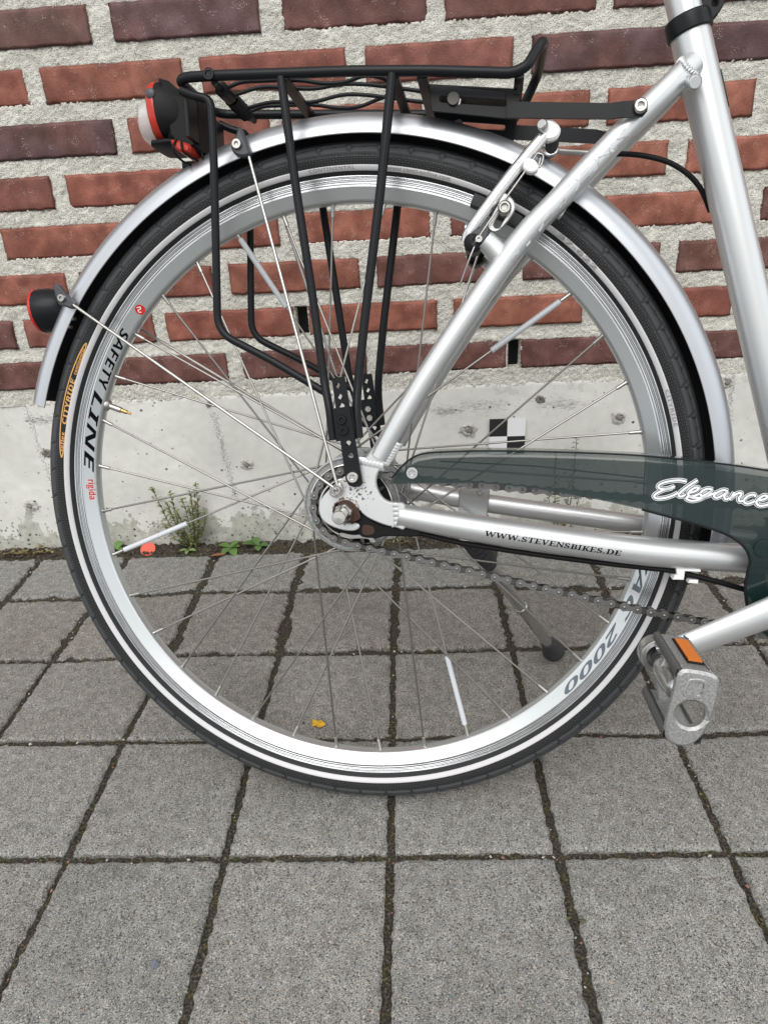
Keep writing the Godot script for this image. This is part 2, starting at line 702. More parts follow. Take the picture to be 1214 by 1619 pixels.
	m.detail_blend_mode = BaseMaterial3D.BLEND_MODE_MIX
	var pl := plinth_images()
	m = mat("plinth", lin(0.87, 0.87, 0.87), 0.9)
	m.albedo_texture = pl[0]
	m.heightmap_enabled = true
	m.heightmap_texture = pl[1]
	m.heightmap_scale = 0.08
	mat("plinth_plain", lin(0.44, 0.43, 0.40), 0.9)
	mat("pit", lin(0.20, 0.185, 0.165), 0.95)
	var so := soil_images()
	m = mat("soil", Color(1, 1, 1), 0.96)
	m.albedo_texture = so[0]
	m.heightmap_enabled = true
	m.heightmap_texture = so[1]
	m.heightmap_scale = 0.3
	m.uv1_scale = Vector3.ONE * 4
	m = mat("leaf", Color(1, 1, 1), 0.6)
	m.vertex_color_use_as_albedo = true
	m.backlight_enabled = true
	m.backlight = Color(0.35, 0.4, 0.2)
	m = mat("grit", Color(1, 1, 1), 0.85)
	m.vertex_color_use_as_albedo = true
	mat("marker_black", lin(0.012, 0.012, 0.014), 0.6)
	mat("marker_white", lin(0.78, 0.78, 0.80), 0.55)
	mat("red_scrap", lin(0.62, 0.10, 0.06), 0.6)
	m = mat("far_ground", lin(0.19, 0.19, 0.185), 0.95)


func cloudy(sd: int, freq: float, lo: float, hi: float) -> NoiseTexture2D:
	var t := NoiseTexture2D.new()
	t.width = 512
	t.height = 512
	t.seamless = true
	t.noise = noise_of(sd, freq, FastNoiseLite.TYPE_SIMPLEX_SMOOTH, 5)
	var g := Gradient.new()
	g.offsets = PackedFloat32Array([0.25, 0.7])
	g.colors = PackedColorArray([Color(lo, lo, lo), Color(hi, hi, hi)])
	t.color_ramp = g
	return t


# ---------------------------------------------------------------- lettering
# triangles of a line of text, in units of its capital height, baseline at y = 0, starting at x = 0
func letters(text: String, font_name: String, bold := false, slant := 0.0) -> PackedVector2Array:
	var f := SystemFont.new()
	f.font_names = PackedStringArray([font_name])
	f.font_weight = 700 if bold else 400
	var t := TextMesh.new()
	t.font = f
	t.font_size = 64
	t.pixel_size = 0.01
	t.depth = 0.0
	t.curve_step = 2.0
	t.text = text
	t.horizontal_alignment = HORIZONTAL_ALIGNMENT_LEFT
	var a := t.get_mesh_arrays()
	var v: PackedVector3Array = a[Mesh.ARRAY_VERTEX]
	var ids: PackedInt32Array = a[Mesh.ARRAY_INDEX] if a[Mesh.ARRAY_INDEX] != null else PackedInt32Array()
	if ids.is_empty():
		for i in v.size():
			ids.append(i)
	var lo := Vector2(1e9, 1e9)
	var hi := -lo
	for p in v:
		lo = lo.min(Vector2(p.x, p.y))
		hi = hi.max(Vector2(p.x, p.y))
	var k := 1.0 / maxf(hi.y - lo.y, 1e-6)
	var o := PackedVector2Array()
	for i in ids:
		var p := (Vector2(v[i].x, v[i].y) - lo) * k
		o.append(Vector2(p.x + p.y * slant, p.y))
	return o


func text_width(t: PackedVector2Array) -> float:
	var w := 0.0
	for p in t:
		w = maxf(w, p.x)
	return w


# lays text out with place(x, y) -> Vector3 after stretching it to width x height
func print_text(m: M, t: PackedVector2Array, width: float, height: float, place: Callable) -> void:
	var k := width / maxf(text_width(t), 1e-6)
	for i in range(0, t.size(), 3):
		var a: Vector3 = place.call(t[i].x * k, t[i].y * height)
		var b: Vector3 = place.call(t[i + 1].x * k, t[i + 1].y * height)
		var d: Vector3 = place.call(t[i + 2].x * k, t[i + 2].y * height)
		if (b - a).cross(d - a).z < 0:
			m.tri(a, d, b)
		else:
			m.tri(a, b, d)


# a flat pen stroke facing +z
func stroke(m: M, pts: Array, width, z: float, per := 6) -> void:
	var c := curve(mms(pts.map(func(q): return [q[0], q[1], 0])), per)
	var k := c.size()
	var P := PackedVector3Array()
	for i in k:
		var t := (c[mini(i + 1, k - 1)] - c[maxi(i - 1, 0)]).normalized()
		var s := Vector3(-t.y, t.x, 0)
		var w: float = width
		if i == 0 or i == k - 1:
			w *= 0.55
		P.append(Vector3(c[i].x, c[i].y, z) - s * w)
		P.append(Vector3(c[i].x, c[i].y, z) + s * w)
	m.grid(P, k, 2)


# ---------------------------------------------------------------- small hardware
func bolt(called: String, parent: Node, at: Vector3, r: float, h: float, mt := "steel", socket := 0.5, toward := Vector3.BACK) -> MeshInstance3D:
	var m := M.new()
	var b := Basis()
	if toward != Vector3.BACK:
		b = Basis(Quaternion(Vector3.BACK, toward.normalized()))
	m.xf = Transform3D(b, at)
	var e := h * 0.2
	m.lathe([Vector2(0, 0), null, Vector2(r, 0), Vector2(r, h - e), Vector2(r - e, h), null, Vector2(r - e, h), Vector2(r * socket, h)], 20)
	if socket > 0.0:
		m.lathe([Vector2(r * socket, h), Vector2(r * socket * 0.96, h * 0.35), null, Vector2(r * socket * 0.96, h * 0.35), Vector2(0, h * 0.3)], 6)
	return put(called, m, mt, parent)


func hex_nut(called: String, parent: Node, at: Vector3, r: float, h: float, mt := "steel") -> MeshInstance3D:
	var m := M.new()
	m.xf = Transform3D(Basis(), at)
	m.plate(disc(Vector2.ZERO, r, 6, 0.3), 0, h, r * 0.1)
	return put(called, m, mt, parent)


func rod(called: String, parent: Node, pts: PackedVector3Array, r, mt: String, sides := 10) -> MeshInstance3D:
	var m := M.new()
	m.tube(pts, r, sides)
	return put(called, m, mt, parent)


# ---------------------------------------------------------------- the scene
func _ready() -> void:
	# camera
	var cam := Camera3D.new()
	cam.name = "camera"
	cam.fov = 71.06
	cam.near = 0.02
	cam.far = 200.0
	cam.transform = Transform3D(Basis(Vector3(0.998150, -0.051801, -0.031823), Vector3(0.033094, 0.902055, -0.430350), Vector3(0.050999, 0.428500, 0.902101)).orthonormalized(), Vector3(0, 0.65231, 0))
	add_child(cam)
	# an overcast sky, exposure
	var env := Environment.new()
	env.background_mode = Environment.BG_SKY
	var sky := Sky.new()
	var sm := ProceduralSkyMaterial.new()
	sm.sky_top_color = lin(0.95, 0.985, 0.99)
	sm.sky_horizon_color = lin(0.56, 0.585, 0.60)
	sm.sky_curve = 0.5
	sm.ground_bottom_color = Color(0.45, 0.45, 0.44)
	sm.ground_horizon_color = Color(0.55, 0.56, 0.56)
	sm.sun_angle_max = 0.0
	sm.energy_multiplier = 1.3
	sky.sky_material = sm
	env.sky = sky
	env.tonemap_mode = Environment.TONE_MAPPER_LINEAR
	env.tonemap_exposure = 1.58
	env.sdfgi_enabled = true
	env.ssao_enabled = true
	env.ssil_enabled = true
	var we := WorldEnvironment.new()
	we.name = "world_environment"
	we.environment = env
	add_child(we)
	# the sun behind the cloud, behind the photographer's right shoulder
	var sun := DirectionalLight3D.new()
	sun.name = "sun"
	sun.light_energy = 0.45
	sun.light_angular_distance = 45.0
	sun.light_color = Color(1.0, 0.995, 0.985)
	sun.shadow_enabled = true
	sun.transform = Transform3D(Basis.looking_at(Vector3(0.12, -0.77, -0.62), Vector3.UP), Vector3(0, 4, 2))
	add_child(sun)

	rng.seed = 5
	fine = noise_of(101, 1.0, FastNoiseLite.TYPE_SIMPLEX_SMOOTH, 2)
	coarse = noise_of(102, 1.0, FastNoiseLite.TYPE_SIMPLEX_SMOOTH, 3)
	make_materials()
	build_ground()
	build_wall()
	build_bicycle()
	build_small_things()


# ---------------------------------------------------------------- ground
func corner(i: int, j: int) -> Vector2:   # crossing of the joints in column i (0 under the wheel) and row j (0 nearest), x and z
	var known := {Vector2i(-2, 0): Vector2(-395, -528), Vector2i(-1, 0): Vector2(-221, -528), Vector2i(0, 0): Vector2(-44, -527), Vector2i(1, 0): Vector2(132, -528), Vector2i(2, 0): Vector2(307, -529),
		Vector2i(-2, 1): Vector2(-397, -705), Vector2i(-1, 1): Vector2(-224, -704), Vector2i(0, 1): Vector2(-46, -702), Vector2i(2, 1): Vector2(308, -699),
		Vector2i(-3, 2): Vector2(-575, -880), Vector2i(-2, 2): Vector2(-391, -888), Vector2i(-1, 2): Vector2(-222, -886), Vector2i(0, 2): Vector2(-48, -884), Vector2i(1, 2): Vector2(129, -884),
		Vector2i(-4, 3): Vector2(-741, -1062), Vector2i(-2, 3): Vector2(-397, -1072), Vector2i(-1, 3): Vector2(-228, -1067), Vector2i(0, 3): Vector2(-47, -1064), Vector2i(1, 3): Vector2(127, -1063), Vector2i(2, 3): Vector2(304, -1048)}
	var k := Vector2i(i, j)
	if known.has(k):
		return known[k] * 0.001
	var p := Vector2(-0.0447 + 0.1761 * i, -0.5279 - 0.1782 * j)
	if j == 4:
		p.y = -1.2165 + 0.012 * smoothstep(0.0, 3.0, i)
	return p + Vector2(coarse.get_noise_2d(i * 7.3, j * 3.1), coarse.get_noise_2d(i * 3.7, j * 9.1 + 40)) * 0.003


func build_ground() -> void:
	var g := M.new()
	g.quad(Vector3(-60, -0.035, 60), Vector3(60, -0.035, 60), Vector3(60, -0.035, -60), Vector3(-60, -0.035, -60))
	structure(put("ground", g, "far_ground"))

	var pavement := group_node("pavement")
	structure(pavement)
	# the soil and moss in the joints
	var s := M.new()
	var P := PackedVector3Array()
	var U := PackedVector2Array()
	var nu := 420
	var nv := 260
	for u in nu:
		for w in nv:
			var x := -1.25 + 2.5 * u / (nu - 1)
			var z := 0.25 - 1.50 * w / (nv - 1)
			var y := -0.0062 + 0.003 * coarse.get_noise_2d(x * 14, z * 14) + 0.0013 * fine.get_noise_2d(x * 110, z * 110) + 0.0008 * fine.get_noise_2d(x * 300, z * 300 + 8)
			if z < -1.0:
				y += 0.004 * clampf(coarse.get_noise_2d(x * 9 + 50, z * 9) + 0.25, 0, 1)
			if z < -1.20:
				y += 0.007 + 0.006 * fine.get_noise_2d(x * 60, z * 60)
			P.append(Vector3(x, y, z))
			U.append(Vector2(x, z))
	s.grid(P, nu, nv, false, false, U)
	put("joint_soil", s, "soil", pavement)
	for j in range(-4, 4):
		for i in range(-7, 7):
			build_paver(i, j, pavement)
	# the same pavers farther out, too far to the side to pick apart
	var b := M.new()
	b.block(Vector3(-0.083, -0.03, -0.084), Vector3(0.083, 0.0, 0.084), 0.002)
	var mmsh := MultiMesh.new()
	mmsh.transform_format = MultiMesh.TRANSFORM_3D
	b.col = Color(1, 1, 1)
	mmsh.mesh = b.mesh(mats["far_ground"])
	var spots := []
	for j in range(-22, 4):
		for i in range(-26, 26):
			if j >= -4 and i >= -7 and i < 7:
				continue
			spots.append(Vector3(-0.0447 + 0.1761 * (i + 0.5), 0, -0.5279 - 0.1782 * (j + 0.5)))
	mmsh.instance_count = spots.size()
	for i in spots.size():
		mmsh.set_instance_transform(i, Transform3D(Basis(), spots[i] + Vector3(0, coarse.get_noise_2d(i, 3) * 0.002, 0)))
	var mi := MultiMeshInstance3D.new()
	mi.name = "farther_pavers"
	mi.multimesh = mmsh
	mi.set_meta("kind", "stuff")
	pavement.add_child(mi)


func build_paver(i: int, j: int, parent: Node) -> void:
	var a := corner(i, j)
	var b := corner(i + 1, j)
	var d := corner(i + 1, j + 1)
	var e := corner(i, j + 1)
	var mid := (a + b + d + e) / 4.0
	var seen := j >= -1 and absf(mid.x + 0.05) < 0.95
	var k := 44 if seen else 12
	var m := M.new()
	var r := RandomNumberGenerator.new()
	r.seed = i * 131 + j * 17 + 900
	var tone := r.randf_range(0.88, 1.12)
	var tint := Color(tone, tone * r.randf_range(0.99, 1.01), tone * r.randf_range(0.97, 1.01))
	if j == 3:
		tint = Color(1.20, 1.13, 1.05) * r.randf_range(0.95, 1.03)
	elif j == 2:
		tint = Color(0.92, 0.885, 0.85) * r.randf_range(0.94, 1.03)
	elif j == 1:
		tint = Color(0.96, 0.945, 0.92) * r.randf_range(0.95, 1.02)
	tint.a = 1.0
	var off := Vector2(r.randf(), r.randf()) * 3.0
	var tilt := Vector2(r.randfn(0, 0.0035), r.randfn(0, 0.0035))
	var lift := r.randfn(0, 0.0007)
	var gap := 0.0038 + r.randf() * 0.0012
	var rough := 0.0022
	if j >= 2:
		gap += 0.0022
		rough = 0.0050
	if i == -3 and j < 0:
		gap -= 0.0012
	var base_gap := gap
	var P := PackedVector3Array()
	var U := PackedVector2Array()
	var C := PackedColorArray()
	# rows of points crowd towards the edges
	var steps := PackedFloat32Array()
	for q in k:
		var t := float(q) / (k - 1)
		steps.append(lerpf(t, 0.5 - 0.5 * cos(PI * t), 0.35))
	for u in k:
		for w in k:
			var s := steps[u]
			var t := steps[w]
			var p := a.lerp(b, s).lerp(e.lerp(d, s), t)
			var du := minf(s, 1 - s) * 0.176
			var dv := minf(t, 1 - t) * 0.178
			# the outline moves in by the joint and wanders
			if j >= 2:
				var bite := clampf(coarse.get_noise_2d(p.x * 13 + 3, p.y * 13) * 2.4 - 0.35, 0, 1) * 0.006
				gap = base_gap + bite
			var wx := gap + rough * fine.get_noise_2d(p.y * 55, (0 if s < 0.5 else 9) + i * 5) + 0.5 * rough * fine.get_noise_2d(p.y * 210, i * 3.0)
			var wz := gap + rough * fine.get_noise_2d(p.x * 55, (3 if t < 0.5 else 12) + j * 5) + 0.5 * rough * fine.get_noise_2d(p.x * 210, j * 3.0)
			var fx := clampf(1 - du / 0.03, 0, 1)
			var fz := clampf(1 - dv / 0.03, 0, 1)
			var q := p + Vector2((wx * fx) * (1 if s < 0.5 else -1), (wz * fz) * (-1 if t < 0.5 else 1))
			var edge := minf(du, dv)
			var y := lift + tilt.x * (q.x - mid.x) + tilt.y * (q.y - mid.y)
			y -= 0.0034 * pow(clampf(1 - edge / 0.0055, 0, 1), 2.0) * (1.0 + 0.9 * fine.get_noise_2d(q.x * 90, q.y * 90))
			y += 0.0006 * coarse.get_noise_2d(q.x * 25, q.y * 25) + 0.0004 * fine.get_noise_2d(q.x * 300, q.y * 300)
			P.append(Vector3(q.x, y, q.y))
			U.append(q * 4.2 + off)
			var worn := 1.0 + 0.11 * coarse.get_noise_2d(q.x * 7 + 30, q.y * 7) - 0.16 * clampf(coarse.get_noise_2d(q.x * 4 + 80, q.y * 9) * 2.0 - 0.5, 0, 1) + 0.07 * coarse.get_noise_2d(q.x * 30, q.y * 30)
			worn += 0.10 * clampf(1 - edge / 0.012, 0, 1) * clampf(coarse.get_noise_2d(q.x * 20, q.y * 20 + 9) + 0.3, 0, 1)
			var cc := tint * worn
			cc.a = 1
			C.append(cc)
	m.grid(P, k, k, false, false, U, C)
	# sides down into the bed
	var ring := PackedInt32Array()
	for u in k:
		ring.append(u * k)
	for w in range(1, k):
		ring.append((k - 1) * k + w)
	for u in range(k - 2, -1, -1):
		ring.append(u * k + k - 1)
	for w in range(k - 2, 0, -1):
		ring.append(w)
	var S := PackedVector3Array()
	var SU := PackedVector2Array()
	for q in ring:
		S.append(P[q] + Vector3(0, -0.028, 0))
		S.append(P[q])
		SU.append(U[q])
		SU.append(U[q] + Vector2(0, 0.09))
	m.col = tint
	m.grid(S, ring.size(), 2, true, false, SU)
	var mi := put("paver", m, "paver", parent)
	mi.position = Vector3.ZERO


# ---------------------------------------------------------------- wall
func row_edges(row: int) -> Array:   # centres and widths of the upright joints of a course, counted from the lowest
	var even := {0: [[-572, 27], [-320, 27], [-74, 25], [171, 24], [418, 21]], 1: [[-690, 20], [-440, 22], [-193, 25], [53, 28], [298, 28]], 2: [[-575, 24], [-322, 29], [-74, 29], [168, 29], [418, 30]],
		3: [[-691, 25], [-436, 27], [-201, 30], [47, 32], [293, 32], [542, 26]], 4: [[-563, 25], [-318, 27], [-71, 27], [172, 27], [414, 30]], 5: [[-692, 25], [-445, 24], [-203, 19], [36, 26], [288, 27], [531, 25]],
		6: [[-566, 25], [-322, 27], [-75, 29], [172, 27], [418, 27]], 7: [[-693, 26], [-447, 34], [-194, 34], [46, 26], [288, 24], [534, 26]]}
	var list: Array = even.get(row, [])
	list = list.duplicate(true)
	if list.is_empty():
		var x0 := -690.0 if absi(row) % 2 == 1 else -570.0
		for q in 6:
			list.append([x0 + 246.0 * q + rng.randf_range(-5, 5), 26])
	while list[0][0] > -1250:
		list.push_front([list[0][0] - 246, 26])
	while list[-1][0] < 1250:
		list.append([list[-1][0] + 246, 26])
	return list


func build_wall() -> void:
	var wall := group_node("brick_wall", self, Vector3(0, 0, WALL_Z))
	wall.rotation.y = 0.0041
	tag(wall, "red brick wall with wide rough grey mortar joints on a pale concrete base", "wall")
	var rows := 10
	var bricks := []   # x0, x1, y0, y1, row, index
	var weeps := []
	for row in rows:
		var e := row_edges(row)
		var y0 := COURSE0 + COURSE * row
		for q in e.size() - 1:
			bricks.append([(e[q][0] + e[q][1] * 0.5) * 0.001, (e[q + 1][0] - e[q + 1][1] * 0.5) * 0.001, y0, y0 + BRICK_H, row, q])
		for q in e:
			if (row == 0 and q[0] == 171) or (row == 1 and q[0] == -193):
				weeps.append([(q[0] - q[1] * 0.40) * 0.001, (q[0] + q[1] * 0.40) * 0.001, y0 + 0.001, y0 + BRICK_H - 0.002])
	# mortar: one rough sheet, left out behind the middle of each brick
	var step := 0.0026
	var x_lo := -1.10
	var y_lo := COURSE0 - 0.031
	var nu := int(2.2 / step)
	var nv := int((rows * COURSE + 0.016) / step)
	var P := PackedVector3Array()
	var U := PackedVector2Array()
	var skip := PackedByteArray()
	P.resize(nu * nv)
	U.resize(nu * nv)
	skip.resize(nu * nv)
	var by_row := []
	for row in rows:
		by_row.append(bricks.filter(func(q): return q[4] == row))
	for w in nv:
		var y := y_lo + w * step
		var row := clampi(int(floor((y - COURSE0 + 0.012) / COURSE)), 0, rows - 1)
		var here: Array = by_row[row]
		var bi := 0
		for u in nu:
			var x := x_lo + u * step
			while bi < here.size() - 1 and x > here[bi][1] + 0.012:
				bi += 1
			var b: Array = here[bi]
			var inside := minf(minf(x - b[0], b[1] - x), minf(y - b[2], b[3] - y))   # depth inside the nearest brick
			var z := -0.0012 + 0.0013 * coarse.get_noise_2d(x * 34, y * 34) + 0.0020 * fine.get_noise_2d(x * 120, y * 120) + 0.0016 * fine.get_noise_2d(x * 330, y * 330 + 70)
			if inside > -0.004:   # ragged against the brick, then falls away behind it
				z += 0.0016 * fine.get_noise_2d(x * 170 + 9, y * 170)
				z -= clampf((inside - 0.0015) / 0.004, 0, 1) * 0.007
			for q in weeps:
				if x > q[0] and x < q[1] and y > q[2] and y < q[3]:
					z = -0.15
			var i := u * nv + w
			P[i] = Vector3(x, y, z)
			U[i] = Vector2(x, y)
			if inside > 0.009:
				skip[i] = 1
	var m := M.new()
	m.grid(P, nu, nv, false, false, U, PackedColorArray(), skip)
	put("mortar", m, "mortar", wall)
	for q in weeps:  # near-black plate added to stand in for the dark inside each weep hole
		var shade_plate := M.new()
		shade_plate.block(Vector3(q[0] - 0.002, q[2] - 0.002, -0.045), Vector3(q[1] + 0.002, q[3] + 0.002, -0.026), 0.0005)
		put("weep_shade_plate", shade_plate, "black_plastic", wall)
	# bricks
	var tones := [Color(0.365, 0.122, 0.080), Color(0.335, 0.106, 0.072), Color(0.385, 0.136, 0.088), Color(0.31, 0.108, 0.078), Color(0.205, 0.084, 0.071), Color(0.205, 0.098, 0.082), Color(0.150, 0.076, 0.076)]
	var dark := {"7,3": 5, "7,4": 6, "7,5": 4, "7,6": 4, "7,7": 4, "6,2": 1, "6,3": 0, "6,4": 1, "6,5": 3, "6,6": 6, "6,7": 6, "5,3": 6, "5,4": 1, "5,5": 0, "5,6": 2, "5,7": 0, "4,2": 3, "4,3": 1, "4,4": 1, "4,5": 0, "4,6": 2, "4,7": 0, "3,3": 0, "3,4": 1, "3,5": 0, "3,6": 3, "3,7": 0, "3,8": 4,
		"2,2": 1, "2,3": 1, "2,4": 0, "2,5": 4, "2,6": 4, "2,7": 5, "1,2": 4, "1,3": 3, "1,4": 1, "1,5": 0, "1,6": 2, "1,7": 1}
	for b in bricks:
		var key := "%d,%d" % [b[4], b[5]]
		var pick: int = dark.get(key, [0, 1, 2, 0, 1, 3, 2, 0][(b[4] * 5 + b[5] * 3) % 8])
		if b[4] == 0 and not dark.has(key):
			pick = 4
		put("brick", brick_shape(b, tones[pick], pick >= 4), "brick", wall)
	# concrete base
	var p := M.new()
	var nx := 480
	var ny := 60
	P = PackedVector3Array()
	U = PackedVector2Array()
	for u in nx:
		for w in ny:
			var x := -1.2 + 2.4 * u / (nx - 1)
			var y := -0.03 + (COURSE0 - 0.0235 + 0.03) * w / (ny - 1)
			var z := -0.001 + 0.0012 * coarse.get_noise_2d(x * 3, y * 5) + 0.0005 * fine.get_noise_2d(x * 40, y * 40)
			if x < -0.715 + 0.1 * (0.3 - y) * 0.3:
				z -= 0.0022
			if w == ny - 1:
				y += 0.0025 * coarse.get_noise_2d(x * 22, 4)
				z -= 0.004
			P.append(Vector3(x, y, z))
			U.append(Vector2((x + 1.2) / 2.4, 1.0 - y / 0.33))
	p.grid(P, nx, ny, false, false, U)
	var plinth := put("plinth", p, "plinth", wall)
	plinth.set_meta("label", "pale poured concrete base with cracks and air holes")
	var r := RandomNumberGenerator.new()
	r.seed = 31
	for q in [[-0.325, 0.166, 0.0085], [0.092, 0.218, 0.0105], [-0.762, 0.097, 0.009], [0.362, 0.23, 0.010], [0.544, 0.287, 0.009], [-0.378, 0.286, 0.004], [0.22, 0.27, 0.006], [-0.70, 0.205, 0.007]]:
		var h := M.new()
		h.xf = Transform3D(Basis(), Vector3(q[0], q[1], 0.0))
		var PP := PackedVector3Array()
		var prof := [[1.5, -0.0012], [1.1, 0.0012], [0.85, 0.0016], [0.6, -0.0008], [0.3, 0.0008], [0.02, -0.0006]]
		for a in 22:
			for t in prof:
				var rr: float = t[0] * q[2] * (1.0 + 0.45 * fine.get_noise_2d(a * 11.0 + q[0] * 900, t[0] * 5))
				PP.append(Vector3(rr * cos(TAU * a / 22), rr * 0.85 * sin(TAU * a / 22), t[1] + 0.0012 * r.randfn()))
		h.grid(PP, 22, prof.size(), true, false)
		put("form_tie_hole", h, "pit" if q[2] < 0.0075 else "plinth_plain", plinth)
		if q[2] > 0.0075:
			var hole := M.new()
			hole.xf = Transform3D(Basis(), Vector3(q[0] + 0.001, q[1] - 0.001, 0.0018))
			PP = PackedVector3Array()
			for a in 16:
				for t in [[0.6, -0.001], [0.45, 0.0005], [0.02, 0.0002]]:
					var rr: float = t[0] * q[2] * (1.0 + 0.9 * fine.get_noise_2d(a * 17.0 + q[1] * 700, t[0] * 9))
					PP.append(Vector3(rr * cos(TAU * a / 16), rr * 0.8 * sin(TAU * a / 16), t[1]))
			hole.grid(PP, 16, 3, true, false)
			put("crater", hole, "pit", plinth)
	# the rest of the wall, beyond what the bricks above cover
	var body := M.new()
	body.block(Vector3(-4, -0.1, -0.40), Vector3(4, 2.9, -0.155), 0.002)
	put("wall_core", body, "mortar", wall)
	var far := M.new()
	far.col = Color(0.27, 0.085, 0.055)
	far.block(Vector3(-0.109, 0, -0.10), Vector3(0.109, BRICK_H, 0.0), 0.002)
	var mmsh := MultiMesh.new()
	mmsh.transform_format = MultiMesh.TRANSFORM_3D
	mmsh.mesh = far.mesh(mats["brick"])
	var spots := []
	for row in 34:
		for q in range(-16, 16):
			var x := q * 0.246 + (0.046 if row % 2 == 1 else 0.170) + 0.123
			if row < rows and absf(x) < 1.3:
				continue
			if absf(x) > 3.88:
				continue
			spots.append(Vector3(x, COURSE0 + COURSE * row, 0))
	mmsh.instance_count = spots.size()
	for q in spots.size():
		mmsh.set_instance_transform(q, Transform3D(Basis(), spots[q]))
	var mi := MultiMeshInstance3D.new()
	mi.name = "farther_bricks"
	mi.multimesh = mmsh
	mi.set_meta("kind", "stuff")
	wall.add_child(mi)
	var fill := M.new()
	fill.block(Vector3(-4, COURSE0 - 0.03, -0.11), Vector3(-1.095, 2.9, -0.004), 0.001)
	put("far_mortar", fill, "mortar", wall)
	fill = M.new()
	fill.block(Vector3(1.095, COURSE0 - 0.03, -0.11), Vector3(4, 2.9, -0.004), 0.001)
	put("far_mortar", fill, "mortar", wall)
	fill = M.new()
	fill.block(Vector3(-1.09, COURSE0 + COURSE * rows - 0.018, -0.11), Vector3(1.09, 2.9, -0.004), 0.001)
	put("far_mortar", fill, "mortar", wall)
	fill = M.new()
	fill.block(Vector3(-4, -0.1, -0.11), Vector3(-1.19, COURSE0 - 0.03, -0.002), 0.001)
	put("far_plinth", fill, "plinth_plain", wall)
	fill = M.new()
	fill.block(Vector3(1.19, -0.1, -0.11), Vector3(4, COURSE0 - 0.03, -0.002), 0.001)
	put("far_plinth", fill, "plinth_plain", wall)


func brick_shape(b: Array, tone: Color, burnt: bool) -> M:
	var m := M.new()
	var r := RandomNumberGenerator.new()
	r.seed = int(b[4]) * 71 + int(b[5]) * 13 + 400
	var off := Vector2(r.randf(), r.randf()) * 4.0
	var front := 0.0012 + r.randfn(0, 0.0009)
	var turn := Vector2(r.randfn(0, 0.006), r.randfn(0, 0.012))
	var k := 26
	var l := 10
	var P := PackedVector3Array()
	var U := PackedVector2Array()
	var C := PackedColorArray()
	var mid := Vector2((b[0] + b[1]) * 0.5, (b[2] + b[3]) * 0.5)
	var shade := r.randf_range(0.90, 1.1)
	for u in k:
		for w in l:
			# the first and last lines fold back into the wall
			var s := clampf((u - 1.0) / (k - 3), 0, 1)
			var t := clampf((w - 1.0) / (l - 3), 0, 1)
			s = lerpf(s, 0.5 - 0.5 * cos(PI * s), 0.5)
			t = lerpf(t, 0.5 - 0.5 * cos(PI * t), 0.5)
			var x := lerpf(b[0], b[1], s)
			var y := lerpf(b[2], b[3], t)
			var edge := minf(minf(x - b[0], b[1] - x), minf(y - b[2], b[3] - y))
			x += 0.0014 * fine.get_noise_2d(y * 110, x * 8 + 5) + 0.0012 * fine.get_noise_2d(y * 300, b[5])
			y += 0.0014 * fine.get_noise_2d(x * 90, y * 8 + 2) + 0.0012 * fine.get_noise_2d(x * 260, b[4])
			var z := front + turn.x * (x - mid.x) + turn.y * (y - mid.y) + 0.0010 * coarse.get_noise_2d(x * 16 + off.x, y * 26) + (0.0010 if burnt else 0.0004) * fine.get_noise_2d(x * 60, y * 90)
			z -= 0.0011 * pow(clampf(1 - edge / 0.0030, 0, 1), 2.0)
			if u == 0 or u == k - 1 or w == 0 or w == l - 1:
				z = -0.03
			P.append(Vector3(x, y, z))
			U.append(Vector2(x, y) * 2.0 + off)
			var v := shade * (1.0 + 0.16 * coarse.get_noise_2d(x * 9 + off.x * 7, y * 16) + 0.08 * coarse.get_noise_2d(x * 40, y * 40 + off.y))
			var c := tone * v
			if burnt:
				c = c.lerp(Color(0.23, 0.082, 0.056), 0.5 * clampf(coarse.get_noise_2d(x * 8 + off.y, y * 8) * 1.6 + 0.1, 0, 1))
			c.a = 1
			C.append(c)
	m.grid(P, k, l, false, false, U, C)
	return m


# ---------------------------------------------------------------- bicycle
func build_bicycle() -> void:
	var bike := Node3D.new()
	bike.name = "bicycle"
	add_child(bike)
	var fwd := Vector3(0.994687, 0.0, 0.102946)
	var up := Vector3(0.024547, 0.971157, -0.237175)
	var side := Vector3(-0.099976, 0.238442, 0.965997)
	bike.transform = Transform3D(Basis(fwd, up, side).orthonormalized(), Vector3(-0.065672, 0.33998, -0.695707) - up * HUB_HEIGHT)
	tag(bike, "silver city bicycle leaning on its kickstand, rear wheel and black luggage rack in front", "bicycle")
	build_wheel(bike)
	build_frame(bike)
	build_drive(bike)
	build_rack(bike)
	build_mudguard(bike)
	build_tail_light(bike)
	build_brake(bike)
	build_guard(bike)
	build_crank_and_pedal(bike)
	build_kickstand(bike)


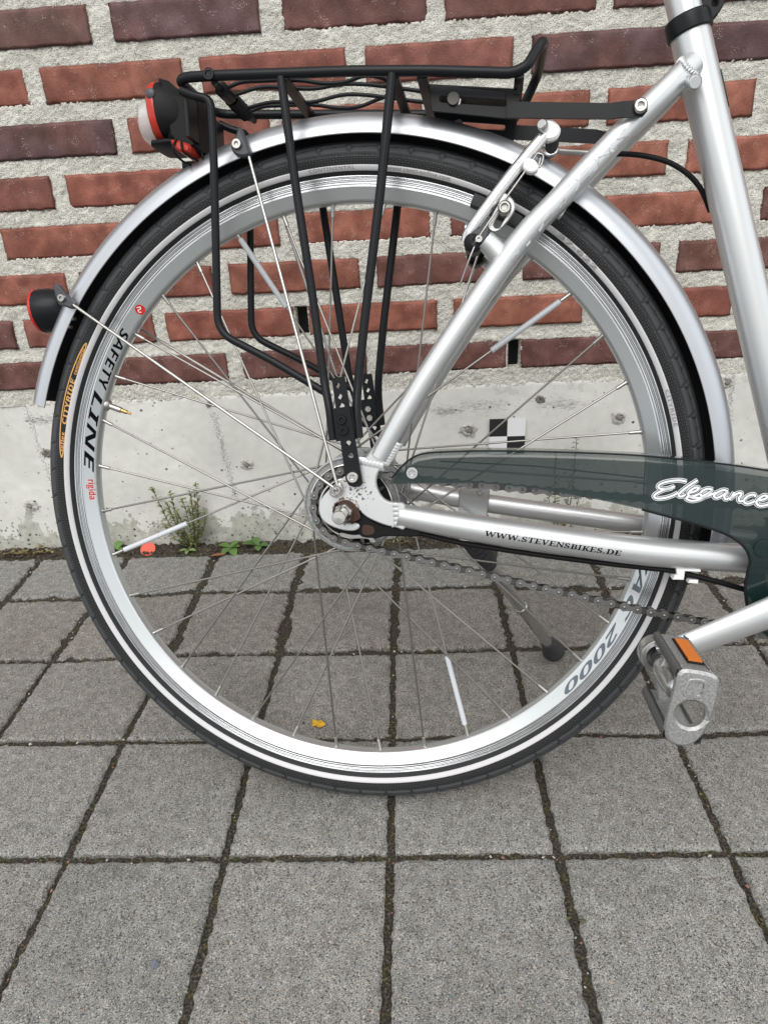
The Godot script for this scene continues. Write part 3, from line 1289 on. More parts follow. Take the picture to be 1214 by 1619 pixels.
func build_wheel(bike: Node3D) -> void:
	var wheel := group_node("rear_wheel", bike, hub_at)
	# tyre: a moulded section swept round, with the shoulder tread cut in
	var prof := [[316.0, 11.0], [316.8, 12.6], [318.0, 14.6], [319.4, 16.4], [321.2, 17.9], [323.0, 19.0], [324.8, 19.8], [327.0, 20.6], [329.5, 21.1], [332.0, 21.15], [334.5, 20.6], [336.8, 19.7], [338.6, 18.7], [340.3, 17.5], [341.8, 16.1], [343.2, 14.6], [344.6, 13.0], [345.9, 11.2], [347.1, 9.3], [348.1, 7.3], [348.9, 5.3], [349.4, 3.4], [349.7, 1.7]]
	var list := []
	for q in prof:
		list.append([q[0], q[1], 0])
	list.append([349.8, 0, 0])
	for q in range(prof.size() - 1, -1, -1):
		list.append([prof[q][0], -prof[q][1], 0])
	var full := []
	for q in curve(mms(list), 2):
		full.append(Vector2(q.x, q.y))
	var segs := 1440
	var P := PackedVector3Array()
	var U := PackedVector2Array()
	var C := PackedColorArray()
	for a in segs + 1:
		var ang := TAU * a / segs
		var teeth := 72.0
		var ph := fposmod(ang / TAU * teeth, 1.0)
		for w in full.size():
			var q: Vector2 = full[w]
			var s := absf(float(w) / (full.size() - 1) - 0.5) * 2.0   # 0 crown, 1 bead
			var cut := 0.0
			if q.x > 0.3474:   # crown: slanted sipes
				var ph2 := fposmod(ang / TAU * teeth + q.y * 38.0, 1.0)
				if ph2 < 0.10:
					cut = 0.0010
			elif s < 0.61 and s > 0.18:   # shoulder: stepped groove
				var line := lerpf(0.36, 0.41, ph)
				if ph > 0.82:
					line = lerpf(0.41, 0.53, (ph - 0.82) / 0.09) if ph < 0.91 else lerpf(0.53, 0.36, (ph - 0.91) / 0.09)
				if absf(s - line) < 0.036:
					cut = 0.0022
				if absf(s - 0.578) < 0.016:
					cut = 0.0016
			var nrm := Vector2(q.x - 0.330, q.y).normalized()
			var qq := q - nrm * cut
			P.append(Vector3(qq.x * cos(ang), qq.x * sin(ang), qq.y))
			U.append(Vector2(float(a) / segs, float(w) / (full.size() - 1)))
			var rubber_tone := 1.0 + 0.25 * coarse.get_noise_2d(ang * 9, s * 8)
			if s < 0.605:
				rubber_tone += (0.75 if cut == 0.0 else -0.62) + 0.3 * coarse.get_noise_2d(ang * 30, s * 20)  # dusty tread blocks lighter, cut grooves darker than the plain rubber
			elif s > 0.62:
				rubber_tone *= 0.30
			C.append(Color(rubber_tone, rubber_tone, rubber_tone * 1.02))
	var t := M.new()
	t.grid(P, segs + 1, full.size(), false, false, U, C)
	var tyre := put("tyre", t, "rubber", wheel)
	# reflective ring on both sidewalls
	for sd in [1, -1]:
		var st := M.new()
		st.lathe([Vector2(0.3246, 0.0192 * sd), Vector2(0.3244, 0.0201 * sd), Vector2(0.3230, 0.0195 * sd), Vector2(0.3212, 0.01845 * sd), Vector2(0.3199, 0.0173 * sd), Vector2(0.3197, 0.0162 * sd)], 240)
		put("reflective_stripe", st, "reflective_stripe", wheel)
	# rim: brake tracks with worn rings, sloping faces, spoke bed
	var rim := M.new()
	for sd in [1.0, -1.0]:
		rim.lathe([Vector2(0.3064, 0.0122 * sd), Vector2(0.3058, 0.0119 * sd), null, Vector2(0.3058, 0.0119 * sd), Vector2(0.2964, 0.0072 * sd), null, Vector2(0.2964, 0.0072 * sd), Vector2(0.2950, 0.0062 * sd), Vector2(0.2940, 0.0048 * sd), Vector2(0.2934, 0.0)], 240)
	var rim_node := put("rim", rim, "rim_alloy", wheel)
	for sd in [1.0, -1.0]:
		var bt := M.new()
		var pr := []
		var depth := PackedFloat32Array()
		var k := 44
		for q in k + 1:
			var r := lerpf(0.3062, 0.3168, float(q) / k)
			var g := 0.0
			for gr in [0.3085, 0.3107, 0.3122, 0.3139, 0.3152]:
				if absf(r - gr) < 0.00036:
					g = 0.00028
			if q == 0:
				g = 0.0006
			depth.append(g)
			pr.append(Vector2(r, (lerpf(0.0123, 0.0124, float(q) / k) - g) * sd))
		pr.append(Vector2(0.3172, 0.0110 * sd))
		depth.append(0.0)
		P = PackedVector3Array()
		C = PackedColorArray()
		for a in 480:
			var ang := TAU * a / 480
			for q in pr.size():
				P.append(Vector3(pr[q].x * cos(ang), pr[q].x * sin(ang), pr[q].y))
				var v := 0.86 + 0.62 * coarse.get_noise_2d(ang * 3, pr[q].x * 2600) + 0.18 * fine.get_noise_2d(ang * 14, pr[q].x * 5000)
				v = clampf(v, 0.42, 1.0)
				if depth[q] > 0:
					v *= 0.42
				C.append(Color(v, v, v * 1.01))
		bt.grid(P, 480, pr.size(), true, false, PackedVector2Array(), C)
		put("brake_track", bt, "brake_track", wheel)
	# hub
	var hub := M.new()
	hub.lathe([Vector2(0.006, -0.058), Vector2(0.020, -0.056), Vector2(0.030, -0.050), Vector2(0.034, -0.040), Vector2(0.033, 0.030)], 40)
	put("hub_shell", hub, "zinc", wheel)
	for sd in [1.0, -1.0]:
		var fl := M.new()
		fl.lathe([Vector2(0.030, 0.0335 * sd), Vector2(0.0488, 0.0335 * sd), Vector2(0.0494, 0.0345 * sd), Vector2(0.0494, 0.0385 * sd), null, Vector2(0.0494, 0.0385 * sd), Vector2(0.0478, 0.0395 * sd), Vector2(0.0472, 0.0385 * sd), null, Vector2(0.0472, 0.0382 * sd), Vector2(0.041, 0.0375 * sd), Vector2(0.0405, 0.039 * sd), Vector2(0.028, 0.039 * sd)], 72)
		put("hub_flange", fl, "zinc", wheel)
	# spokes: each from its nipple to the flange, tangent at 44 mm
	for k in 36:
		var ang := deg_to_rad(113.49 + 10.0 * k)
		var idx := k + 1
		var near := idx % 2 == 0
		var sgn := 1.0 if (idx % 4 == 2 or idx % 4 == 3) else -1.0
		var z := 0.0345 if near else -0.0345
		z += (0.0018 if sgn > 0 else -0.0018)
		var a := Vector3(cos(ang), sin(ang), 0) * 0.2935
		var beta := asin(0.0436 / 0.2935)
		var d := Vector2.from_angle(ang + PI + (-beta if sgn > 0 else beta))
		var len_to_foot := 0.2935 * cos(beta)
		var foot := Vector2(a.x, a.y) + d * (len_to_foot - 0.0118)
		var e := Vector3(foot.x, foot.y, z)
		var dir := (e - a).normalized()
		rod("spoke", wheel, PackedVector3Array([a - dir * 0.001, e, e + Vector3(d.x, d.y, 0) * 0.0008 + Vector3(0, 0, -0.006 if sgn > 0 else 0.006)]), 0.00108, "spoke_steel", 7)
		var nip := M.new()
		nip.xf = Transform3D(Basis(Quaternion(Vector3.BACK, dir)), a)
		nip.lathe([Vector2(0.0, -0.002), Vector2(0.0026, -0.002), Vector2(0.0026, 0.0008), Vector2(0.0019, 0.0012), Vector2(0.0019, 0.0105), Vector2(0.0012, 0.0115)], 8)
		put("nipple", nip, "nipple_steel", wheel)
		if idx in [1, 9, 19, 30]:
			var far_out: float = {1: 0.004, 9: 0.013, 19: 0.012, 30: 0.012}[idx]
			var tb := M.new()
			var p0 := a + dir * far_out
			var p1 := p0 + dir * 0.080
			tb.tube(PackedVector3Array([p0, p0 + dir * 0.0006, p1 - dir * 0.0006, p1]), [0.0024, 0.0029, 0.0029, 0.0024], 12)
			put("spoke_reflector", tb, "tube_grey" if idx in [1, 30] else "tube_white", wheel)
	# valve
	var va := M.new()
	var vd := Vector3(-0.940, 0.342, 0).normalized()
	va.xf = Transform3D(Basis(Quaternion(Vector3.BACK, -vd)), vd * 0.2935)
	va.lathe([Vector2(0.0062, -0.001), Vector2(0.0062, 0.0018), Vector2(0.0036, 0.0035), Vector2(0.0033, 0.004), Vector2(0.0033, 0.016), Vector2(0.0026, 0.017), Vector2(0.0, 0.017)], 12)
	put("valve", va, "steel", wheel)
	var tip := M.new()
	tip.xf = va.xf
	tip.lathe([Vector2(0.0026, 0.0171), Vector2(0.0024, 0.020), Vector2(0.0024, 0.023), Vector2(0.0014, 0.024), Vector2(0.0014, 0.028), Vector2(0.0, 0.0285)], 10)
	put("valve_tip", tip, "brass", wheel)
	# rim lettering
	var L := M.new()
	rim_text(L, "SAFETY", "Droid Sans", true, 0.28, 143.4, 157.0, 0.3046, -1.0, 0.0090)
	rim_text(L, "LINE", "Droid Sans", true, 0.30, 157.4, 174.8, 0.3056, -1.0, 0.0092)
	for st in [[143.9, 147.2]]:
		pass
	put("rim_lettering", L, "print_black", wheel)
	L = M.new()
	rim_text(L, "rigida", "Droid Sans", true, 0.0, 176.3, 180.6, 0.3042, -1.0, 0.0086)
	put("rim_brand", L, "print_red", wheel)
	L = M.new()
	rim_text(L, "ZAC 2000", "Droid Sans", true, 0.35, -8.6, -43.6, 0.2976, 1.0, 0.0078)
	put("rim_model_lettering", L, "print_grey", wheel)
	L = M.new()
	rim_disc(L, 138.4, 0.2996, 0.0062, 0.0)
	put("rim_badge", L, "print_red", wheel)
	L = M.new()
	for seg in [[-0.6, 0.45, 0.2, 0.6], [0.2, 0.6, 0.1, 0.1], [0.1, 0.1, -0.5, -0.1], [-0.5, -0.1, -0.3, -0.6], [-0.3, -0.6, 0.6, -0.4]]:
		rim_line(L, 138.4, 0.2996, Vector2(seg[0], seg[1]) * 0.0046, Vector2(seg[2], seg[3]) * 0.0046, 0.00045)
	put("rim_badge_sign", L, "print_white", wheel)
	# tyre label: an outlined orange lozenge with its name
	L = M.new()
	var ring_pts := []
	for q in 41:
		ring_pts.append([lerpf(149.4, 172.0, q / 40.0), 0.3265 + 0.0040 * pow(sin(PI * q / 40.0), 0.5)])
	for q in range(40, -1, -1):
		ring_pts.append([lerpf(149.4, 172.0, q / 40.0), 0.3265 - 0.0030 * pow(sin(PI * q / 40.0), 0.5)])
	for q in ring_pts.size() - 1:
		tyre_line(L, ring_pts[q], ring_pts[q + 1], 0.00055)
	put("tyre_label", L, "print_orange", wheel)
	L = M.new()
	tyre_text(L, "CITYRIDE", "Droid Sans", true, 0.15, 165.6, 156.6, 0.3244, 0.0046)
	tyre_text(L, "continental", "Droid Sans", true, 0.1, 155.8, 150.6, 0.3249, 0.0036)
	tyre_text(L, "reflex", "Droid Sans", true, 0.1, 170.8, 167.0, 0.3250, 0.0034)
	put("tyre_label_lettering", L, "print_orange", wheel)
	L = M.new()
	stripe_text(L, "www.conti-online.com", "Droid Sans", 83.0, 72.2, 0.3206, 0.0034)
	stripe_text(L, "CONTINENTAL", "Droid Sans", 96.5, 88.5, 0.3208, 0.0030)
	stripe_text(L, "CITYRIDE", "Droid Sans", 20.0, 13.5, 0.3208, 0.0032)
	stripe_text(L, "37-622", "Droid Sans", 52.0, 43.5, 0.3208, 0.0032)
	put("stripe_lettering", L, "print_dim", wheel)
	tyre.set_meta("label", "black tyre with reflective ring and orange label")
	rim_node.set_meta("label", "silver aluminium rim")


func rim_face(r: float) -> float:   # z just proud of the rim's sloping face
	return lerpf(0.0072, 0.0119, clampf((r - 0.2964) / 0.0094, 0.0, 1.2)) + 0.00025


func rim_text(m: M, text: String, font: String, bold: bool, slant: float, a0: float, a1: float, r0: float, out: float, h: float) -> void:
	var t := letters(text, font, bold, slant)
	var span := deg_to_rad(a1 - a0)
	print_text(m, t, 1.0, h, func(x: float, y: float) -> Vector3:
		var a := deg_to_rad(a0) + span * x
		var r := r0 + out * y
		return Vector3(r * cos(a), r * sin(a), rim_face(r)))


func rim_disc(m: M, a: float, r: float, rad: float, lift: float) -> void:
	var c := Vector2.from_angle(deg_to_rad(a)) * r
	for i in 20:
		var p := c + Vector2.from_angle(TAU * i / 20) * rad * 0.8
		var q := c + Vector2.from_angle(TAU * (i + 1) / 20) * rad * 0.8
		m.tri(Vector3(c.x, c.y, rim_face(c.length()) + lift), Vector3(p.x, p.y, rim_face(p.length()) + lift), Vector3(q.x, q.y, rim_face(q.length()) + lift))


func rim_line(m: M, a: float, r: float, p: Vector2, q: Vector2, w: float) -> void:
	var c := Vector2.from_angle(deg_to_rad(a)) * r
	var n := (q - p).normalized().orthogonal() * w
	var pts := []
	for k in [p - n, q - n, q + n, p + n]:
		var g: Vector2 = c + k
		pts.append(Vector3(g.x, g.y, rim_face(g.length()) + 0.0002))
	if (pts[1] - pts[0]).cross(pts[2] - pts[0]).z < 0:
		pts.reverse()
	m.quad(pts[0], pts[1], pts[2], pts[3])


func side_z(r: float) -> float:   # the tyre's sidewall
	var tab := [[0.319, 0.0160], [0.3212, 0.0179], [0.323, 0.0190], [0.3248, 0.0198], [0.327, 0.0206], [0.3295, 0.0211], [0.332, 0.02115], [0.3345, 0.0206]]
	for i in tab.size() - 1:
		if r <= tab[i + 1][0]:
			return lerpf(tab[i][1], tab[i + 1][1], clampf((r - tab[i][0]) / (tab[i + 1][0] - tab[i][0]), 0, 1))
	return 0.0206


func tyre_text(m: M, text: String, font: String, bold: bool, slant: float, a0: float, a1: float, r0: float, h: float) -> void:
	var t := letters(text, font, bold, slant)
	var span := deg_to_rad(a1 - a0)
	print_text(m, t, 1.0, h, func(x: float, y: float) -> Vector3:
		var a := deg_to_rad(a0) + span * x
		var r := r0 + y
		return Vector3(r * cos(a), r * sin(a), side_z(r) + 0.0004))


func stripe_text(m: M, text: String, font: String, a0: float, a1: float, r0: float, h: float) -> void:
	var t := letters(text, font, true, 0.0)
	var span := deg_to_rad(a1 - a0)
	print_text(m, t, 1.0, h, func(x: float, y: float) -> Vector3:
		var a := deg_to_rad(a0) + span * x
		var r := r0 + y
		return Vector3(r * cos(a), r * sin(a), side_z(r) + 0.00095))


func tyre_line(m: M, p: Array, q: Array, w: float) -> void:
	var a := Vector2.from_angle(deg_to_rad(p[0])) * float(p[1])
	var b := Vector2.from_angle(deg_to_rad(q[0])) * float(q[1])
	if a.distance_to(b) < 1e-5:
		return
	var n := (b - a).normalized().orthogonal() * w
	var pts := []
	for g in [a - n, b - n, b + n, a + n]:
		pts.append(Vector3(g.x, g.y, side_z(g.length()) + 0.0004))
	if (pts[1] - pts[0]).cross(pts[2] - pts[0]).z < 0:
		pts.reverse()
	m.quad(pts[0], pts[1], pts[2], pts[3])


func build_frame(bike: Node3D) -> void:
	var frame := group_node("frame", bike, hub_at)
	var ax := Vector3(-98, 323, 0).normalized()   # the seat tube's direction
	var st := M.new()
	st.tube(PackedVector3Array([mm(452, -55), mm(338, 324), mm(338, 324) + ax * 0.100, mm(338, 324) + ax * 0.112]), [0.0172, 0.0166, 0.0168, 0.0158], 40)
	put("seat_tube", st, "silver_paint", frame)
	var top := mm(338, 324) + ax * 0.108
	st = M.new()
	st.tube(PackedVector3Array([top, top + ax * 0.36]), 0.0143, 36)
	put("seat_post", st, "silver_paint", frame)
	# black clamp round the top of the seat tube with a drilled ear in front
	var col := M.new()
	var cx := Vector3(0, 0, 1).cross(ax) * -1.0
	col.xf = Transform3D(Basis(cx, ax.cross(cx), ax), top + ax * 0.0005)
	col.lathe([Vector2(0.0160, -0.009), Vector2(0.0186, -0.009), Vector2(0.0194, -0.008), Vector2(0.0194, 0.003), Vector2(0.0186, 0.0055), Vector2(0.0145, 0.006)], 40)
	put("seat_clamp", col, "black_enamel", frame)
	var ear := M.new()
	ear.plate(with_hole(round_outline([[323, 427], [333, 437], [332, 446], [322, 447], [313, 440]]), disc(Vector2(0.3265, 0.4405), 0.0024, 10)), -0.007, 0.007, 0.0012, true)
	put("clamp_ear", ear, "black_enamel", frame)
	# stays
	for sd in [1.0, -1.0]:
		var s := M.new()
		var c := curve(mms([[34, 52, 67 * sd], [60, 96, 66.5 * sd], [96, 152, 64 * sd], [159, 240, 56 * sd], [197, 280, 48 * sd], [249, 333, 36 * sd], [289, 371, 26 * sd], [309, 391, 14 * sd]]), 6)
		s.tube(c, 0.0104, 28)
		put("seat_stay", s, "silver_paint", frame)
	var cs := M.new()
	var stay_path := curve(mms([[50, -4, 67], [60, -6, 65.5], [110, -15, 62], [171, -24.5, 58], [284, -39.5, 52], [375, -47, 45], [440, -54, 38]]), 6)
	var stay_radii := cs_radii()
	cs.tube(stay_path, stay_radii, 32)
	put("chain_stay", cs, "silver_paint", frame)
	cs = M.new()
	cs.tube(curve(mms([[50, -3, -66], [139, -16.5, -57], [305, -37, -49], [440, -54, -38]]), 6), 0.0104, 28)
	put("chain_stay", cs, "silver_paint", frame)
	var bb := M.new()
	bb.lathe([Vector2(0.0, -0.036), Vector2(0.021, -0.036), Vector2(0.0215, -0.035), Vector2(0.0215, 0.035), Vector2(0.021, 0.036), Vector2(0.0, 0.036)], 32, mm(452, -55))
	put("bottom_bracket", bb, "silver_paint", frame)
	# wheel holders (dropouts) with the forward slot
	var outline := round_outline([[22, 53], [15, 46], [8, 39.5], [-1, 33], [-12, 24], [-22, 13.5], [-26, 3], [-23.5, -7.5], [-15, -14.5], [-3, -18.6], [8, -19.2], [13.5, -16], [12, -12.3], [5, -11.6], [-4, -10.4], [-9.5, -6], [-11, 0], [-9.5, 6], [-4, 9.5], [3, 9.5], [10, 5], [17, -2], [24, -7], [37, -12.5], [50, -15.5], [58, -16], [58, 6], [49, 8.5], [41, 10], [34.5, 16], [31, 25], [31.5, 34], [35.5, 42], [42, 50], [46, 62], [34, 66]], 3)
	for sd in [1, -1]:
		var d := M.new()
		if sd == 1:
			d.plate(outline, 0.0665, 0.0735, 0.0012)
		else:
			d.plate(outline, -0.0735, -0.0665, 0.0)
		put("dropout", d, "whitened_silver", frame)
	# fish-scale weld beads
	for wd in [[[13, 49], [38, 44], 7], [[49, 9], [50, -14], 5], [[39, 46], [52, 66], 8]]:
		var w := M.new()
		for i in int(wd[2]):
			var t: float = (i + 0.5) / wd[2]
			var p := mm(lerpf(wd[0][0], wd[1][0], t), lerpf(wd[0][1], wd[1][1], t), 73.0)
			var dr := Vector3(wd[1][0] - wd[0][0], wd[1][1] - wd[0][1], 0).normalized()
			var sd := Vector3(-dr.y, dr.x, 0)
			var PP := PackedVector3Array()
			for u in 9:
				for v in 5:
					var a := -1.0 + u / 4.0
					var b := -1.0 + v / 2.0
					var hh := 0.0009 * (1 - a * a) * (1.0 - 0.38 * b * b)
					PP.append(p + sd * a * 0.0046 + dr * (b * 0.0022 + 0.0016 * a * a) + Vector3(0, 0, hh))
			w.grid(PP, 9, 5)
		put("weld_bead", w, "silver_paint", frame)
	for sd in [1.0, -1.0]:
		var w := M.new()
		var c0 := mm(301, 383, 21 * sd)
		var dr := mm(-20, -20, 10 * sd).normalized()
		var e1 := dr.cross(Vector3.BACK).normalized()
		var e2 := dr.cross(e1)
		var PP := PackedVector3Array()
		for i in 160:
			var a := TAU * i / 160
			var r := 0.0016 + 0.0005 * sin(a * 26.0)
			var o := e1 * cos(a) + e2 * sin(a)
			for k in 6:
				var b := TAU * k / 6
				PP.append(c0 + o * (0.0100 + cos(b) * r) + dr * (sin(b) * r * 1.6 - 0.004 * cos(2 * a)))
		w.grid(PP, 160, 6, true, true)
		put("weld_bead", w, "silver_paint", frame)
	# bolts and fittings on the frame
	bolt("stay_bolt", frame, mm(-6, 22, 79), 0.0050, 0.005, "steel", 0.5)
	bolt("rack_foot_bolt", frame, mm(10, 35, 79), 0.0057, 0.005, "chrome", 0.5)
	bolt("frame_bolt", frame, mm(306, 371, 30), 0.0062, 0.008, "silver_paint", 0.0, Vector3(0.1, -0.3, 1))
	# axle, washer and cap nut
	var axm := M.new()
	axm.lathe([Vector2(0, -0.088), Vector2(0.005, -0.088), Vector2(0.005, 0.085), Vector2(0, 0.086)], 16)
	put("axle", axm, "steel", frame)
	var wa := M.new()
	wa.plate(round_outline([[-5, 9], [2, 11.5], [9, 8], [14, 0], [15, -6], [10, -9.5], [3, -10.5], [-5, -8.5], [-8, 1]]), 0.0736, 0.0755, 0.0006)
	put("axle_washer", wa, "rust", frame)
	hex_nut("axle_nut", frame, mm(0, 0, 75.5), 0.0092, 0.010, "steel")
	var cap := M.new()
	cap.lathe([Vector2(0.0082, 0.0855), Vector2(0.0080, 0.087), Vector2(0.0070, 0.088), Vector2(0.0068, 0.1015), Vector2(0.0060, 0.1028), null, Vector2(0.0060, 0.1028), Vector2(0.0, 0.1030)], 24)
	put("axle_cap_nut", cap, "chrome", frame)
	hex_nut("axle_nut", frame, mm(0, 0, -88), 0.0092, 0.012, "steel")
	# shift box under the holder and its cable along the stay
	var bx := M.new()
	bx.plate(round_outline([[12, -5], [18, -4], [26, -9], [34, -13], [50, -16], [70, -18.5], [70, -25], [40, -25], [30, -27], [15, -26], [11, -18]], 3), 0.058, 0.070, 0.0014)
	put("shift_box", bx, "black_plastic", frame)
	bx = M.new()
	bx.plate(round_outline([[17, -14], [26, -15], [28, -21], [22, -24], [16, -22]], 3), 0.0702, 0.0708, 0.0002)
	put("rust_patch", bx, "rust", frame)
	rod("shift_cable", frame, curve(mms([[66, -22, 62], [110, -33, 58], [172, -43, 54], [230, -50.5, 52], [285, -56.5, 50], [313, -59.5, 50], [349, -68, 50], [390, -80, 46], [430, -90, 40]]), 5), 0.0027, "black_plastic")
	var cl := M.new()
	cl.plate(flat([[312, -50], [335, -54], [335, -58], [321, -57.5], [320.5, -66], [310.5, -66], [312, -62], [314, -61]]), 0.044, 0.0565, 0.0006)
	put("cable_clip", cl, "white_plastic", frame)
	cl = M.new()
	cl.plate(flat([[326, -66.5], [334, -66.5], [334, -70], [325, -69.5]]), 0.046, 0.055, 0.0006)
	put("cable_clip", cl, "white_plastic", frame)
	cl = M.new()
	cl.plate(round_outline([[195, 272], [201, 281], [206, 279], [201, 269], [197, 265]], 2), 0.030, 0.044, 0.001)
	put("cable_stop", cl, "white_plastic", frame)
	# web address on the chain stay
	var tx := M.new()
	var t := letters("WWW.STEVENSBIKES.DE", "Droid Serif", true, 0.22)
	var A := Vector3(0.133, -0.0165, 0)
	print_text(tx, t, 0.1275, 0.0053, func(x: float, y: float) -> Vector3:
		var f: float = x / 0.1275
		var i := 1
		while i < stay_path.size() - 1 and stay_path[i].x < A.x + x:
			i += 1
		var k := (A.x + x - stay_path[i - 1].x) / (stay_path[i].x - stay_path[i - 1].x)
		var c := stay_path[i - 1].lerp(stay_path[i], k)
		var rr := lerpf(stay_radii[i - 1], stay_radii[i], k)
		var ph := (y - 0.0030 - 0.0014 * f) / rr
		return Vector3(A.x + x, c.y + rr * sin(ph), c.z + (rr + 0.0004) * cos(ph)))
	put("frame_lettering", tx, "print_black", frame)
	# big outlined name along the seat stay, silver on silver with worn dark edges
	tx = M.new()
	var t2 := letters("STEVENS", "Droid Sans", true, 0.2)
	var tx2 := M.new()
	for pass_no in 2:
		print_text(tx if pass_no == 0 else tx2, t2, 0.112, 0.0095, func(x: float, y: float) -> Vector3:
			var path := curve(mms([[150, 228, 57.0], [197, 280, 48], [249, 333, 36]]), 8)
			var total := 0.112
			var f := x / total * (path.size() - 1)
			var i := clampi(int(f), 0, path.size() - 2)
			var c := path[i].lerp(path[i + 1], f - i)
			var dr := (path[i + 1] - path[i]).normalized()
			var right := dr.cross(Vector3.BACK).normalized()
			var outw := right.cross(dr).normalized()
			var ph := (y - 0.0075 - (0.0003 if pass_no == 0 else 0.0)) / 0.0104
			return c - right * sin(ph) * 0.0104 + outw * (cos(ph) * 0.0104 + (0.00018 if pass_no == 0 else 0.00032)) + (right * 0.00022 if pass_no == 0 else Vector3.ZERO))
	put("stay_lettering_edge", tx, "print_dim", frame)
	put("stay_lettering", tx2, "silver_paint", frame)
	var gs := M.new()
	gs.xf = Transform3D(Basis(cx, ax.cross(cx), ax), mm(338, 324))
	gs.lathe([Vector2(0.0171, 0.030), Vector2(0.0174, 0.0305), Vector2(0.0174, 0.062), Vector2(0.0171, 0.0625)], 12, Vector3.ZERO, -0.5, 0.55)
	put("green_sticker", gs, "green_sticker", frame)


func cs_radii() -> Array:
	var keys := [0.0112, 0.0114, 0.0128, 0.0137, 0.0141, 0.0137, 0.0135]
	var o := []
	for i in 6:
		for s in 6:
			o.append(lerpf(keys[i], keys[i + 1], s / 6.0))
	o.append(keys[6])
	return o


